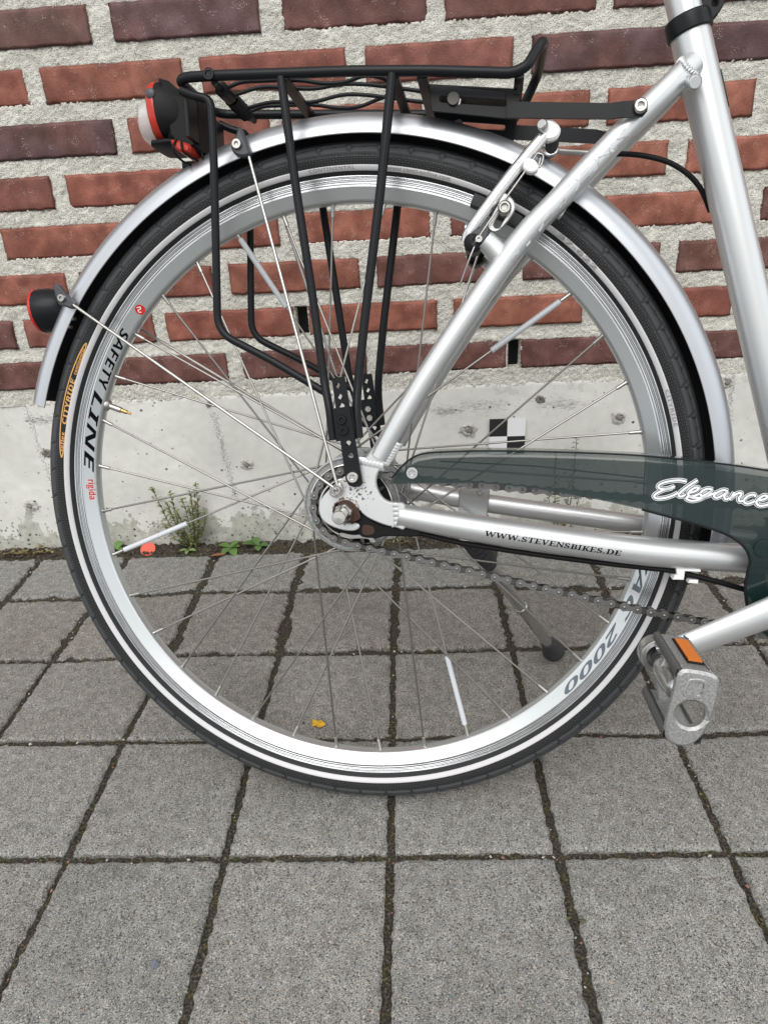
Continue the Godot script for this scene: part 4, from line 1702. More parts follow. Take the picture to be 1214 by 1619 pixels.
func build_drive(bike: Node3D) -> void:
	var drive := group_node("chain_drive", bike, hub_at)
	# sprocket
	var teeth := 18
	var R := 0.0127 / (2 * sin(PI / teeth))
	var poly := PackedVector2Array()
	for i in teeth:
		var a := TAU * i / teeth + PI / teeth
		for q in [[-0.075, R - 0.0042], [-0.05, R + 0.0005], [-0.016, R + 0.0038], [0.016, R + 0.0038], [0.05, R + 0.0005], [0.075, R - 0.0042], [0.125, R - 0.0052], [0.2, R - 0.0052]]:
			poly.append(Vector2.from_angle(a + q[0]) * float(q[1]))
	var s := M.new()
	s.plate(with_hole(poly, disc(Vector2.ZERO, 0.0285, 36)), 0.0488, 0.0512, 0.0004, true)
	put("sprocket", s, "dark_steel", drive)
	s = M.new()
	s.lathe([Vector2(0.0, 0.030), Vector2(0.0285, 0.040), Vector2(0.0288, 0.055), null, Vector2(0.0288, 0.055), Vector2(0.0275, 0.0558), Vector2(0.0265, 0.0545), null, Vector2(0.0265, 0.0545), Vector2(0.012, 0.0560), Vector2(0.006, 0.0565)], 48)
	put("dust_cover", s, "black_plastic", drive)
	s = M.new()
	s.lathe([Vector2(0.0287, 0.0535), Vector2(0.0300, 0.0535), Vector2(0.0302, 0.0545), Vector2(0.0300, 0.0556), Vector2(0.0288, 0.0556)], 48)
	put("cover_ring", s, "chrome", drive)
	s = M.new()
	s.lathe([Vector2(0.028, 0.0425), Vector2(0.0412, 0.0425), Vector2(0.0414, 0.0435), null, Vector2(0.0414, 0.0435), Vector2(0.0285, 0.0450)], 60)
	put("chain_spacer", s, "black_plastic", drive)
	s = M.new()
	s.lathe([Vector2(0.0410, 0.0415), Vector2(0.0424, 0.0418), Vector2(0.0427, 0.0428), Vector2(0.0424, 0.0438), Vector2(0.0413, 0.0440)], 60)
	put("spacer_ring", s, "chrome", drive)
	for a in [0.35, 1.0, 2.6, 4.0, 5.2]:
		hex_nut("cover_nut", drive, Vector3(0.0235 * cos(a), 0.0235 * sin(a), 0.0552), 0.0021, 0.0012, "steel")
	s = M.new()
	s.plate(round_outline([[-8, -25.5], [4, -27.5], [14, -26], [21, -23], [24, -30], [27, -34], [22, -35], [19, -31.5], [10, -31], [0, -31.5], [-9, -29]], 3), 0.0545, 0.0560, 0.0003)
	put("lock_spring", s, "steel", drive)
	# chain
	var path := PackedVector3Array()
	for q in [[455, -133], [342, -109], [292, -100.5], [217, -85], [141, -68.5], [56, -49.8], [19, -42.2], [-1, -37.9]]:
		path.append(mm(q[0], q[1], 50))
	path = curve(path, 8)
	for i in range(1, 60):
		var a := deg_to_rad(lerpf(-97.0, -274.0, i / 60.0))
		path.append(Vector3(cos(a) * R, sin(a) * R, 0.05))
	path.append(mm(30, 32.8, 50))
	path.append(mm(87, 26, 50))
	path.append(mm(237, 13.6, 50))
	path.append(mm(455, 0, 50))
	var outer := M.new()
	var inner := M.new()
	var pins := M.new()
	for z in [0.0027, -0.0037]:
		outer.plate(link_outline(0.0042, 0.0026), z, z + 0.0010, 0.00025, true)
	for z in [0.0015, -0.0025]:
		inner.plate(link_outline(0.0042, 0.0029), z, z + 0.0010, 0.00025, true)
	for x in [0.0, 0.0127]:
		inner.lathe([Vector2(0.0038, -0.0015), Vector2(0.0038, 0.0015)], 12, Vector3(x, 0, 0))
		pins.lathe([Vector2(0.0, -0.0045), Vector2(0.0016, -0.0045), Vector2(0.0016, 0.0040), Vector2(0.0012, 0.0043), Vector2(0.0, 0.0047)], 10, Vector3(x, 0, 0))
	var outer_mesh := outer.mesh(mats["chain_steel"])
	var inner_mesh := inner.mesh(mats["inner_link_steel"])
	var pin_mesh := pins.mesh(mats["pin_steel"])
	# walk along the path in steps of one pitch
	var p := path[0]
	var seg := 0
	var n := 0
	while seg < path.size() - 1:
		var nxt := Vector3.ZERO
		var found := false
		while seg < path.size() - 1:
			var a := path[seg]
			var b := path[seg + 1]
			var d := b - a
			var f := a - p
			var A := d.length_squared()
			var B := 2 * f.dot(d)
			var Cc := f.length_squared() - 0.0127 * 0.0127
			var disc_ := B * B - 4 * A * Cc
			if disc_ >= 0:
				var t := (-B + sqrt(disc_)) / (2 * A)
				if t >= -1e-6 and t <= 1.0 + 1e-6:
					nxt = a + d * t
					found = true
					break
			seg += 1
		if not found:
			break
		var dir := (nxt - p).normalized()
		var xf := Transform3D(Basis(dir, Vector3.BACK.cross(dir), Vector3.BACK), p)
		put_mesh("chain_link", outer_mesh if n % 2 == 0 else inner_mesh, drive, xf)
		if n % 2 == 0:
			put_mesh("chain_pin", pin_mesh, drive, xf)
		n += 1
		p = nxt
	# chainring behind the guard
	var ring := PackedVector2Array()
	for i in 114:
		var a := TAU * i / 114
		ring.append(Vector2(0.452, -0.055) + Vector2.from_angle(a) * (0.080 if i % 3 == 0 else 0.0745))
	s = M.new()
	s.plate(with_hole(ring, disc(Vector2(0.452, -0.055), 0.058, 40)), 0.049, 0.0512, 0.0003, true)
	put("chainring", s, "chain_steel", drive)


func link_outline(r: float, waist: float) -> PackedVector2Array:
	var o := PackedVector2Array()
	var k := 9
	for i in k:
		o.append(Vector2(0.0127, 0) + Vector2.from_angle(-PI * 0.62 + PI * 1.24 * i / (k - 1)) * r)
	o.append(Vector2(0.0082, waist * 0.86))
	o.append(Vector2(0.00635, waist * 0.82))
	o.append(Vector2(0.0045, waist * 0.86))
	for i in k:
		o.append(Vector2.from_angle(PI * 0.38 + PI * 1.24 * i / (k - 1)) * r)
	o.append(Vector2(0.0045, -waist * 0.86))
	o.append(Vector2(0.00635, -waist * 0.82))
	o.append(Vector2(0.0082, -waist * 0.86))
	return o


func build_rack(bike: Node3D) -> void:
	var rack := group_node("luggage_rack", bike, hub_at)
	# one bent tube makes both rails, the rear loop and the raised front hoop
	var half := [[180, 411, 0], [180, 411, 42], [165, 384, 56], [153, 379.5, 57], [86, 386, 57], [11, 391, 57], [-39, 393.5, 55], [-116, 397.5, 53], [-150, 399, 50]]
	var pts := []
	for q in half:
		pts.append(q)
	pts.append([-151, 399, 0])
	for q in range(half.size() - 1, -1, -1):
		pts.append([half[q][0], half[q][1], -half[q][2]])
	rod("rail", rack, bend(mms(pts), 0.017, 6), 0.0045, "black_enamel", 14)
	for sd in [1.0, -1.0]:
		rod("leg", rack, bend(mms([[-50, 391, 55 * sd], [-40, 297, 56 * sd], [-28, 204, 58 * sd], [-18, 120, 63 * sd], [-12.5, 100, 71 * sd], [-9.5, 69, 73 * sd]]), 0.02, 4), 0.0041, "black_enamel", 14)
		rod("leg", rack, bend(mms([[50, 386, 57 * sd], [38, 292, 57 * sd], [22, 184, 60 * sd], [14, 120, 64 * sd], [13, 98, 70 * sd], [15.5, 71, 73 * sd]]), 0.02, 4), 0.0043, "black_enamel", 14)
		rod("rear_strut", rack, bend(mms([[-147, 389, 48 * sd], [-134, 383, 50 * sd], [-118, 379, 51 * sd], [-118, 341, 51 * sd], [-121, 268, 51 * sd], [-125.5, 172, 51 * sd], [-72, 145, 56 * sd], [-17, 113, 63 * sd]]), 0.018, 5), 0.0038, "black_enamel", 12)
		# foot: folded plate between the legs and the drilled bar below
		var z0 := 0.0725 if sd > 0 else -0.0765
		var pl := M.new()
		pl.plate(flat([[-9, 99], [10, 101], [13.5, 70], [-6, 68]]), z0, z0 + 0.004, 0.0008, true)
		put("foot_plate", pl, "black_enamel", rack)
		pl = M.new()
		var o := flat([[-7.5, 127], [4.5, 128.5], [19, 29], [17, 26], [11, 24.8], [6, 26.5], [3, 32]])
		var z1 := 0.0768 if sd > 0 else -0.0798
		var along := (mm2(11.5, 35) - mm2(-1.6, 120)).normalized()
		for flank in [1.0, -1.0]:   # cut along the row of holes, so that each half is a plain outline
			var w: Vector2 = along.orthogonal() * 0.1 * flank
			var pieces := Geometry2D.intersect_polygons(o, PackedVector2Array([mm2(-1.6, 120) - along * 0.1, mm2(-1.6, 120) + along * 0.2, mm2(-1.6, 120) + along * 0.2 + w, mm2(-1.6, 120) - along * 0.1 + w]))
			for h in [120, 110, 101.5, 66.5, 55]:
				var cut := []
				for q in pieces:
					cut.append_array(Geometry2D.clip_polygons(q, disc(mm2(-1.6, 120) + along * (120 - h) * 0.00101, 0.0027, 12, 0.4)))
				pieces.assign(cut)
			for q in pieces:
				pl.plate(q, z1, z1 + 0.003, 0.0)
		put("drilled_bar", pl, "black_enamel", rack)
		for y in [[0.8, 89], [2.4, 79]]:
			bolt("foot_screw", rack, mm(y[0], y[1], 79.8 if sd > 0 else -76.0), 0.0046, 0.0028, "black_enamel", 0.45)
			if sd < 0:
				hex_nut("foot_nut", rack, mm(y[0], y[1], -72.4), 0.0038, 0.004, "steel")
		# slotted side plates and the flat arms to the seat stays
		var sp := M.new()
		var po := flat([[79, 384], [83, 361], [157, 349.5], [161, 370]])
		po = with_hole(po, capsule(mm2(92, 370.5), mm2(147, 363.5), 0.0026, 5))
		sp.plate(po, 0.034 * sd - 0.001, 0.034 * sd + 0.001, 0.0004, true)
		put("slotted_plate", sp, "black_enamel", rack)
		var arm := M.new()
		var PP := PackedVector3Array()
		var dy := 0.0 if sd > 0 else 4.0
		var top := [[149, 363.5, 37.5], [160, 362.2, 39], [236, 355, 43], [246, 354, 48.5], [262, 354, 48.5], [266.5, 349, 48.5]]
		var bot := [[149, 350.5, 37.5], [160, 349.3, 39], [236, 342.5, 43], [246, 341.5, 48.5], [263, 341, 48.5], [266.5, 345, 48.5]]
		for i in top.size():
			for q in [[bot[i], 1.5], [top[i], 1.5], [top[i], -1.5], [bot[i], -1.5]]:
				PP.append(mm(q[0][0], q[0][1] + dy, (q[0][2] + q[1]) * sd))
		for q in 4:
			var strip := PackedVector3Array()
			for i in top.size():
				strip.append(PP[i * 4 + q])
				strip.append(PP[i * 4 + (q + 1) % 4])
			arm.grid(strip, top.size(), 2)
		arm.quad(PP[20], PP[21], PP[22], PP[23])
		arm.quad(PP[0], PP[3], PP[2], PP[1])
		put("mounting_arm", arm, "black_enamel", rack)
		bolt("arm_bolt", rack, mm(260, 348.5, 50 if sd > 0 else -55), 0.0060, 0.006, "chrome", 0.5)
		bolt("slot_bolt", rack, mm(102, 369.5, 35.5 if sd > 0 else -38), 0.0056, 0.0025, "dark_steel", 0.0)
		hex_nut("slot_nut", rack, mm(104, 368, 31 if sd > 0 else -33), 0.0052, 0.004, "steel")
		bolt("rail_rivet", rack, mm(-116, 397.5, 57.0 if sd > 0 else -58.5), 0.0052, 0.0016, "black_enamel", 0.6)
	# crossbars between the rails
	for q in [[-48, 390, 10], [51, 385, 9], [76, 383, 9], [159, 377, 8]]:
		var c := M.new()
		c.block(mm(q[0] - q[2] * 0.5, q[1] - 2, -56), mm(q[0] + q[2] * 0.5, q[1] + 1.5, 56), 0.0006)
		put("crossbar", c, "black_enamel", rack)
	var lip := M.new()
	lip.plate(flat([[80, 384], [158, 375], [158, 373.5], [80, 382.5]]), -0.034, 0.034, 0.0003)
	put("top_sheet", lip, "black_enamel", rack)
	# spring clip: hinge bar with a coil, and the wire clamp
	rod("hinge_bar", rack, mms([[-113, 392, 52], [-110, 391, -52]]), 0.0033, "black_enamel")
	var coil := PackedVector3Array()
	for i in 150:
		var a := i * 0.62
		coil.append(mm(-112, 391.5, 0) + Vector3(cos(a) * 0.0062, sin(a) * 0.0062, lerpf(0.012, -0.034, i / 149.0)))
	rod("coil_spring", rack, coil, 0.0012, "black_enamel", 6)
	var sleeve := M.new()
	sleeve.tube(mms([[-112.5, 391.8, 38], [-112.4, 391.8, 36], [-111.8, 391.6, 16], [-111.8, 391.6, 14]]), [0.005, 0.0066, 0.0066, 0.005], 12)
	put("spring_sleeve", sleeve, "black_enamel", rack)
	rod("wire_clamp", rack, bend(mms([[-112, 392, 33], [-95, 398, 33], [-40, 396, 33], [-15, 390.5, 33], [5, 390.5, 33], [22, 396, 33], [40, 396, 20], [40, 396, -20], [22, 396, -33], [5, 390.5, -33], [-15, 390.5, -33], [-40, 396, -33], [-95, 398, -33], [-112, 392, -33]]), 0.012, 4), 0.0019, "black_enamel", 8)
	rod("wire_clamp", rack, bend(mms([[-112, 391, 18], [-80, 399, 16], [-30, 394, 12], [-6, 398, 10], [20, 396, 10], [60, 388, 12], [80, 384, 12]]), 0.012, 4), 0.0019, "black_enamel", 8)
	rod("wire_clamp", rack, bend(mms([[-112, 391, -18], [-80, 396, -16], [-40, 391, -14], [-6, 397, -13], [20, 394, -13], [60, 386, -12], [80, 383, -12]]), 0.012, 4), 0.0019, "black_enamel", 8)


func mm2(x: float, y: float) -> Vector2:
	return Vector2(x, y) * 0.001


func build_mudguard(bike: Node3D) -> void:
	var guard := group_node("mudguard", bike, hub_at)
	var c := Vector3(0.002, 0, 0)
	var prof := []
	for i in 25:
		var t := PI * i / 24.0
		var z := 0.0268 * signf(cos(t)) * pow(absf(cos(t)), 0.92)
		var r := 0.3508 + 0.0228 * pow(sin(t), 0.88)
		prof.append(Vector2(r, z))
	var blade := M.new()
	var outer := [Vector2(0.3500, 0.0256), Vector2(0.3496, 0.0262), Vector2(0.3500, 0.0268)]
	outer.append_array(prof)
	outer.append(Vector2(0.3496, -0.0262))
	blade.lathe(outer, 150, c, deg_to_rad(-10), deg_to_rad(163.4))
	put("mudguard_blade", blade, "mudguard_silver", guard)
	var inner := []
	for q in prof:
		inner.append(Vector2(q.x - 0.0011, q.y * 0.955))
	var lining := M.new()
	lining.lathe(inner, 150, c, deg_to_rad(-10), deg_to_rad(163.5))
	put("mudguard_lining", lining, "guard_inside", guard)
	for sd in [1.0, -1.0]:
		var z: float = 80.5 * sd
		rod("stay", guard, curve(mms([[-92, 338, 31 * sd], [-60, 223, 49 * sd], [-8, 36, 79 * sd], [-3, 29, z], [-1.5, 22, z], [-5.5, 17.2, z], [-10, 19, z], [-10.6, 24, z]]), 5), 0.0016, "steel", 8)
		rod("stay", guard, curve(mms([[-290, 208, 33 * sd], [-150, 117, 58 * sd], [-16, 30, 81 * sd], [-11, 25, z + sd], [-11, 19, z + sd], [-6, 16.6, z + sd], [-1, 20, z + sd]]), 5), 0.0016, "steel", 8)
		var cl := M.new()
		cl.plate(round_outline([[-98, 360], [-103, 350], [-107, 343], [-104, 336], [-96, 333], [-88.5, 335], [-90, 342], [-94, 352]]), 0.0265 if sd > 0 else -0.0355, 0.0355 if sd > 0 else -0.0265, 0.002, true)
		put("stay_clip", cl, "grey_plastic", guard)
		cl = M.new()
		cl.plate(round_outline([[-303, 222], [-298, 224], [-290, 214], [-282, 205], [-285, 200], [-292, 202], [-299, 205]]), 0.0275 if sd > 0 else -0.0365, 0.0365 if sd > 0 else -0.0275, 0.002, true)
		put("stay_clip", cl, "grey_plastic", guard)
		bolt("clip_bolt", guard, mm(-100.5, 344, 35.5 if sd > 0 else -39), 0.0047, 0.003, "steel", 0.45)
		bolt("clip_bolt", guard, mm(-293.5, 210.5, 36.5 if sd > 0 else -40), 0.0040, 0.003, "steel", 0.45)
	for q in [[-292, 191], [-297, 183]]:
		bolt("blade_rivet", guard, mm(q[0], q[1], 20), 0.0022, 0.006, "steel", 0.0)
	# round rear reflector on its black cup
	var cup := M.new()
	var b := Basis(Quaternion(Vector3.BACK, Vector3(-0.985, -0.12, 0.05).normalized()))
	cup.xf = Transform3D(b, mm(-322, 203, 0))
	cup.lathe([Vector2(0.0, -0.016), Vector2(0.014, -0.016), Vector2(0.0195, -0.006), Vector2(0.0222, 0.004), Vector2(0.0230, 0.013), Vector2(0.0228, 0.018)], 32)
	put("reflector_cup", cup, "black_enamel", guard)
	var lens := M.new()
	lens.xf = cup.xf
	lens.lathe([Vector2(0.0226, 0.0180), Vector2(0.0232, 0.0182), Vector2(0.0230, 0.0205), Vector2(0.0205, 0.0225), Vector2(0.0, 0.0245)], 32)
	put("rear_reflector", lens, "red_lens", guard)


func oval(h: float, w: float, k := 28, p := 0.8) -> PackedVector2Array:
	var o := PackedVector2Array()
	for i in k:
		var a := TAU * i / k
		o.append(Vector2(signf(cos(a)) * pow(absf(cos(a)), p) * w, signf(sin(a)) * pow(absf(sin(a)), p) * h))
	return o


# skins ovals along the lamp's axis; each station is [distance, up shift, half height, half width]
func loft(m: M, xf: Transform3D, stations: Array) -> void:
	var P := PackedVector3Array()
	for s in stations:
		for q in oval(s[2], s[3]):
			P.append(xf * (Vector3(q.x, q.y + s[1], s[0]) * 0.93))
	m.grid(P, stations.size(), 28, false, true)


func build_tail_light(bike: Node3D) -> void:
	var light := group_node("tail_light", bike, hub_at)
	var z := Vector3(-0.995, -0.07, 0).normalized()
	var y := Vector3(-0.07, 0.995, 0).normalized()
	var xf := Transform3D(Basis(y.cross(z), y, z), mm(-150, 383, 0))
	var m := M.new()
	loft(m, xf, [[-0.001, -0.002, 0.001, 0.001], [0.0, -0.004, 0.020, 0.024], [0.012, -0.001, 0.024, 0.030], [0.022, 0.002, 0.028, 0.034], [0.030, 0.003, 0.0300, 0.036], [0.034, 0.003, 0.0300, 0.036]])
	put("lamp_housing", m, "black_plastic", light)
	m = M.new()
	loft(m, xf, [[0.0335, 0.003, 0.0295, 0.0355], [0.034, 0.003, 0.0306, 0.0366], [0.0405, 0.003, 0.0300, 0.0360], [0.0425, 0.003, 0.028, 0.034], [0.0428, 0.003, 0.010, 0.012]])
	put("red_surround", m, "red_plastic", light)
	m = M.new()
	loft(m, xf, [[0.0425, -0.004, 0.0225, 0.032], [0.053, -0.0045, 0.0215, 0.030], [0.058, -0.005, 0.018, 0.025], [0.061, -0.005, 0.010, 0.014], [0.0615, -0.005, 0.001, 0.001]])
	put("clear_lens", m, "clear_lens", light)
	m = M.new()
	loft(m, xf, [[0.0432, -0.005, 0.021, 0.029], [0.046, -0.005, 0.015, 0.022], [0.0445, -0.005, 0.006, 0.010], [0.048, -0.005, 0.003, 0.004], [0.0505, -0.005, 0.0005, 0.0005]])
	put("lamp_mirror", m, "lamp_mirror", light)
	m = M.new()
	loft(m, xf, [[0.010, -0.0285, 0.004, 0.020], [0.030, -0.029, 0.006, 0.028], [0.046, -0.028, 0.005, 0.026], [0.051, -0.027, 0.002, 0.016]])
	put("lower_lip", m, "black_plastic", light)
	m = M.new()
	m.xf = Transform3D(Basis(), mm(-184, 394, 30))
	m.lathe([Vector2(0.005, -0.004), Vector2(0.005, 0.003), Vector2(0.004, 0.0042), Vector2(0.0, 0.0045)], 16)
	put("lamp_screw_cap", m, "grey_plastic", light)
	m = M.new()
	m.plate(flat([[-180, 411], [-170, 408], [-160, 398], [-141, 396], [-141, 344], [-150, 342], [-163, 346], [-174, 356]]), -0.024, 0.027, 0.006, true)
	put("lamp_bracket", m, "black_plastic", light)
	m = M.new()
	m.block(mm(-146, 350, -47), mm(-142, 386, 47), 0.0006)
	put("bracket_strap", m, "black_enamel", light)
	m = M.new()
	m.plate(round_outline([[-166, 352], [-156, 350], [-147, 346], [-149, 340], [-158, 341], [-164, 346]]), -0.010, 0.036, 0.002)
	put("red_underside", m, "red_plastic", light)
	for q in [[[-160, 352, 36], [-163, 342, 38], [-158, 334, 30], [-150, 331, 12]], [[-155, 350, 36], [-153, 340, 38], [-147, 336, 22], [-143, 333, 10]], [[-142, 345, 20], [-140, 338, 23], [-143, 334, 12]]]:
		rod("lamp_wire", light, curve(mms(q), 6), 0.0011, "black_plastic", 7)
	m = M.new()
	m.block(mm(-164, 331, 8), mm(-152, 337, 18), 0.0012)
	put("wire_plug", m, "black_plastic", light)


func build_brake(bike: Node3D) -> void:
	var brake := group_node("rear_brake", bike, hub_at)
	for sd in [1.0, -1.0]:
		var p := M.new()
		p.tube(curve(mms([[115, 246, 52 * sd], [118, 254, 53 * sd], [132, 273, 52 * sd], [152, 299, 47 * sd], [172, 323, 40 * sd], [184, 337, 36 * sd]]), 4), 0.0056, 16, 0.62, Vector3(0.78, -0.62, 0))
		put("brake_arm", p, "alloy", brake)
		p = M.new()
		var o := round_outline([[146, 286], [153, 283], [157.5, 276], [156, 268], [147, 257], [140, 253], [133.5, 257], [135, 265], [142, 277]])
		o = with_hole(o, capsule(mm2(142, 260), mm2(150, 274), 0.0032, 6))
		p.plate(o, 0.0465 if sd > 0 else -0.0505, 0.0505 if sd > 0 else -0.0465, 0.001, true)
		put("pad_mount", p, "alloy", brake)
		p = M.new()
		var pad := []
		for a in range(0, 9):
			var an := deg_to_rad(lerpf(67.5, 58.5, a / 8.0))
			pad.append([an, 0.0])
		var P := PackedVector3Array()
		for q in pad:
			for e in [[0.3055, 0.0130], [0.3055, 0.0240], [0.3068, 0.0255], [0.3155, 0.0255], [0.3168, 0.0240], [0.3168, 0.0130]]:
				P.append(Vector3(e[0] * cos(q[0]), e[0] * sin(q[0]), e[1] * sd))
		p.grid(P, 9, 6, false, true)
		for e in [0, 8]:
			p.quad(P[e * 6], P[e * 6 + 1], P[e * 6 + 4], P[e * 6 + 5])
			p.quad(P[e * 6 + 1], P[e * 6 + 2], P[e * 6 + 3], P[e * 6 + 4])
		put("brake_pad", p, "soft_rubber", brake)
		rod("pad_post", brake, mms([[148, 272.5, 24 * sd], [148, 272.5, 56 * sd]]), 0.0032, "steel")
		# boss on the stay, pivot bolt
		p = M.new()
		p.tube(mms([[146, 231, 54 * sd], [137, 241, 55 * sd], [131, 246, 56 * sd]]), [0.0108, 0.0096, 0.0088], 18)
		put("brake_boss", p, "silver_paint", brake)
		p = M.new()
		p.lathe([Vector2(0, 0.030 * sd), Vector2(0.0085, 0.030 * sd), Vector2(0.0085, 0.058 * sd), Vector2(0.0075, 0.060 * sd), Vector2(0.0, 0.060 * sd)], 18, mm(121, 244))
		put("pivot_sleeve", p, "black_plastic", brake)
		p = M.new()
		p.plate(round_outline([[120, 253], [130, 256], [134, 250], [126, 240], [118, 242]], 3), 0.050 if sd > 0 else -0.060, 0.060 if sd > 0 else -0.050, 0.001, true)
		put("spring_holder", p, "grey_plastic", brake)
		rod("return_spring", brake, curve(mms([[123, 244, 61 * sd], [140, 268, 58 * sd], [160, 295, 52 * sd], [176, 318, 44 * sd]]), 5), 0.0009, "spoke_steel", 6)
		rod("spring_tail", brake, curve(mms([[122, 240, 60 * sd], [117, 228, 62 * sd], [109, 207, 60 * sd]]), 4), 0.0009, "spoke_steel", 6)
	bolt("pad_nut", brake, mm(148, 272.5, 51), 0.0062, 0.0085, "steel", 0.55)
	bolt("pad_nut", brake, mm(148, 272.5, -58), 0.0062, 0.0085, "steel", 0.55)
	bolt("spring_screw", brake, mm(126, 246.5, 60), 0.0033, 0.002, "steel", 0.4)
	var q := M.new()
	q.plate(round_outline([[112, 254], [118, 258], [122, 252], [120, 244], [113, 245]], 3), 0.040, 0.056, 0.003, true)
	put("arm_cap", q, "alloy", brake)
	q = M.new()
	q.tube(mms([[113, 258, 46], [116, 258, 46], [117.5, 257, 46]]), [0.0042, 0.005, 0.004], 14)
	put("pivot_cap", q, "alloy", brake)
	q = M.new()
	q.plate(round_outline([[178, 338], [182, 346], [188, 347], [196, 339], [193, 331], [183, 330]], 3), 0.028, 0.040, 0.002, true)
	put("arm_head", q, "white_plastic", brake)
	bolt("arm_head_knob", brake, mm(181, 341, 41), 0.0046, 0.005, "alloy", 0.0, Vector3(-0.5, 0.2, 1))
	q = M.new()
	q.plate(round_outline([[166, 313], [174, 311], [177, 304], [171, 301], [164, 305]], 3), 0.041, 0.0515, 0.0012, true)
	put("spring_stop", q, "white_plastic", brake)
	rod("arm_spring", brake, curve(mms([[176, 318, 46], [181, 316, 46], [180, 309, 46], [177, 306, 46], [179, 314, 46]]), 5), 0.0008, "steel", 6)
	q = M.new()
	q.tube(mms([[190, 336, 30], [190, 331, 24], [189.5, 325, 16]]), [0.0058, 0.0062, 0.005], 14)
	put("cable_boot", q, "soft_rubber", brake)
	q = M.new()
	q.plate(round_outline([[182, 331], [187, 326], [192, 331], [196, 330], [195, 323], [187, 321], [181, 325]], 3), 0.012, 0.022, 0.001, true)
	put("cable_carrier", q, "alloy", brake)
	rod("cable_guide", brake, curve(mms([[190, 328, 14], [200, 328, 8], [217, 327.5, 2], [240, 326, 0]]), 5), 0.0026, "steel")
	rod("brake_cable", brake, curve(mms([[238, 326, 0], [260, 324.5, 0], [278, 321.5, 0], [298, 315, 0], [316, 304, -2], [329, 291, -6], [340, 274, -14]]), 6), 0.0025, "black_plastic")


func build_guard(bike: Node3D) -> void:
	var guard := group_node("chain_guard", bike, hub_at)
	var top := [[46, 29], [52, 40], [60, 48], [71, 54.5], [87, 57.2], [130, 58.5], [175, 58], [225, 56.5], [274, 54], [330, 48.3], [380, 41], [430, 31], [470, 20]]
	var low := [[470, -150], [400, -120], [376, -100], [372, -84], [369, -66], [370, -50], [371, -40], [366, -29], [356, -20.5], [343, -14], [322, -7], [303, -2], [275, 5.6], [251, 11], [225, 16.2], [197, 21], [165, 25.8], [129, 28.6], [90, 28.2], [59, 27.6]]
	top = top.map(func(q): return [q[0], q[1] - 5.0])
	top[0] = [46, 27.8]
	var poly := flat(top + low)
	var m := M.new()
	m.plate(poly, 0.0738, 0.0758, 0.0005)
	put("guard_shell", m, "smoked_plastic", guard)
	# folded top edge towards the wheel
	var P := PackedVector3Array()
	for q in top:
		for g in 7:
			var t := PI / 2 * g / 6.0
			P.append(mm(q[0], q[1] + 5.0 * sin(t), 75.6 - 7.0 + 7.0 * cos(t)))
		P.append(mm(q[0], q[1] + 4.6, 42))
	m = M.new()
	m.grid(P, top.size(), 8)
	put("guard_top", m, "smoked_plastic", guard)
	var edge := []
	for q in top:
		edge.append([q[0], q[1] + 4.8, 70])
	rod("guard_top_edge", guard, curve(mms(edge), 3), 0.0009, "black_enamel", 6)
	edge = []
	for q in range(2, 13):
		edge.append([low[q][0], low[q][1], 75.0])
	rod("guard_lip", guard, curve(mms(edge), 3), 0.0014, "black_enamel", 6)
	rod("guard_rib", guard, mms([[92, 49, 73.2], [180, 44.5, 73.2], [276, 34, 73.2]]), 0.0007, "black_enamel", 5)
	rod("guard_rib", guard, mms([[276, 50, 73.2], [276, 12, 73.2]]), 0.0005, "black_enamel", 5)
	bolt("guard_bolt", guard, mm(66, 38.5, 75.8), 0.0058, 0.0032, "alloy", 0.5)
	bolt("guard_bolt", guard, mm(381, -29, 75.8), 0.0085, 0.0016, "smoked_plastic", 0.0)
	# script lettering: white with a dark outline and a white edge
	var pen := [
		[[445, 242], [380, 228], [290, 234], [212, 255], [180, 284], [202, 308], [262, 308], [338, 284]], [[318, 303], [240, 318], [172, 350], [146, 380], [176, 402], [246, 398], [320, 375], [372, 345]],
		[[545, 226], [515, 246], [450, 292], [392, 344], [376, 374], [402, 384], [440, 368]], [[468, 352], [530, 332], [560, 306], [530, 298], [482, 328], [464, 362], [490, 384], [540, 372], [584, 348]],
		[[692, 322], [650, 310], [602, 326], [576, 358], [600, 378], [642, 358], [692, 322]], [[692, 322], [642, 374], [572, 414], [502, 426], [452, 406], [466, 386], [520, 396], [602, 394], [680, 366], [722, 346]],
		[[832, 336], [790, 324], [736, 346], [706, 378], [726, 398], [770, 384], [828, 340]], [[832, 336], [802, 384], [816, 412], [852, 398]],
		[[892, 346], [872, 380], [852, 420]], [[860, 405], [906, 366], [944, 352], [956, 366], [936, 404], [950, 434], [986, 420]],
		[[1085, 392], [1072, 370], [1030, 376], [990, 410], [990, 444], [1030, 455], [1088, 430]], [[1105, 426], [1165, 414], [1196, 392], [1166, 378], [1116, 410], [1100, 448], [1130, 475], [1190, 470], [1236, 448]]]
	var strokes := []
	for q in pen:
		strokes.append(q.map(func(g): return [284.0 + (g[0] - 140) * 0.0912, 17.0 - (g[1] - 390) * 0.094 + 0.0012 * (g[0] - 140)]))
	for layer in [["lettering_edge", 2.15, 0.07605, "print_white"], ["lettering_outline", 1.60, 0.07625, "print_black"], ["lettering", 0.95, 0.07645, "print_white"]]:
		m = M.new()
		for s in strokes:
			stroke(m, s, layer[1] * 0.001, layer[2], 6)
		put(layer[0], m, layer[3], guard)


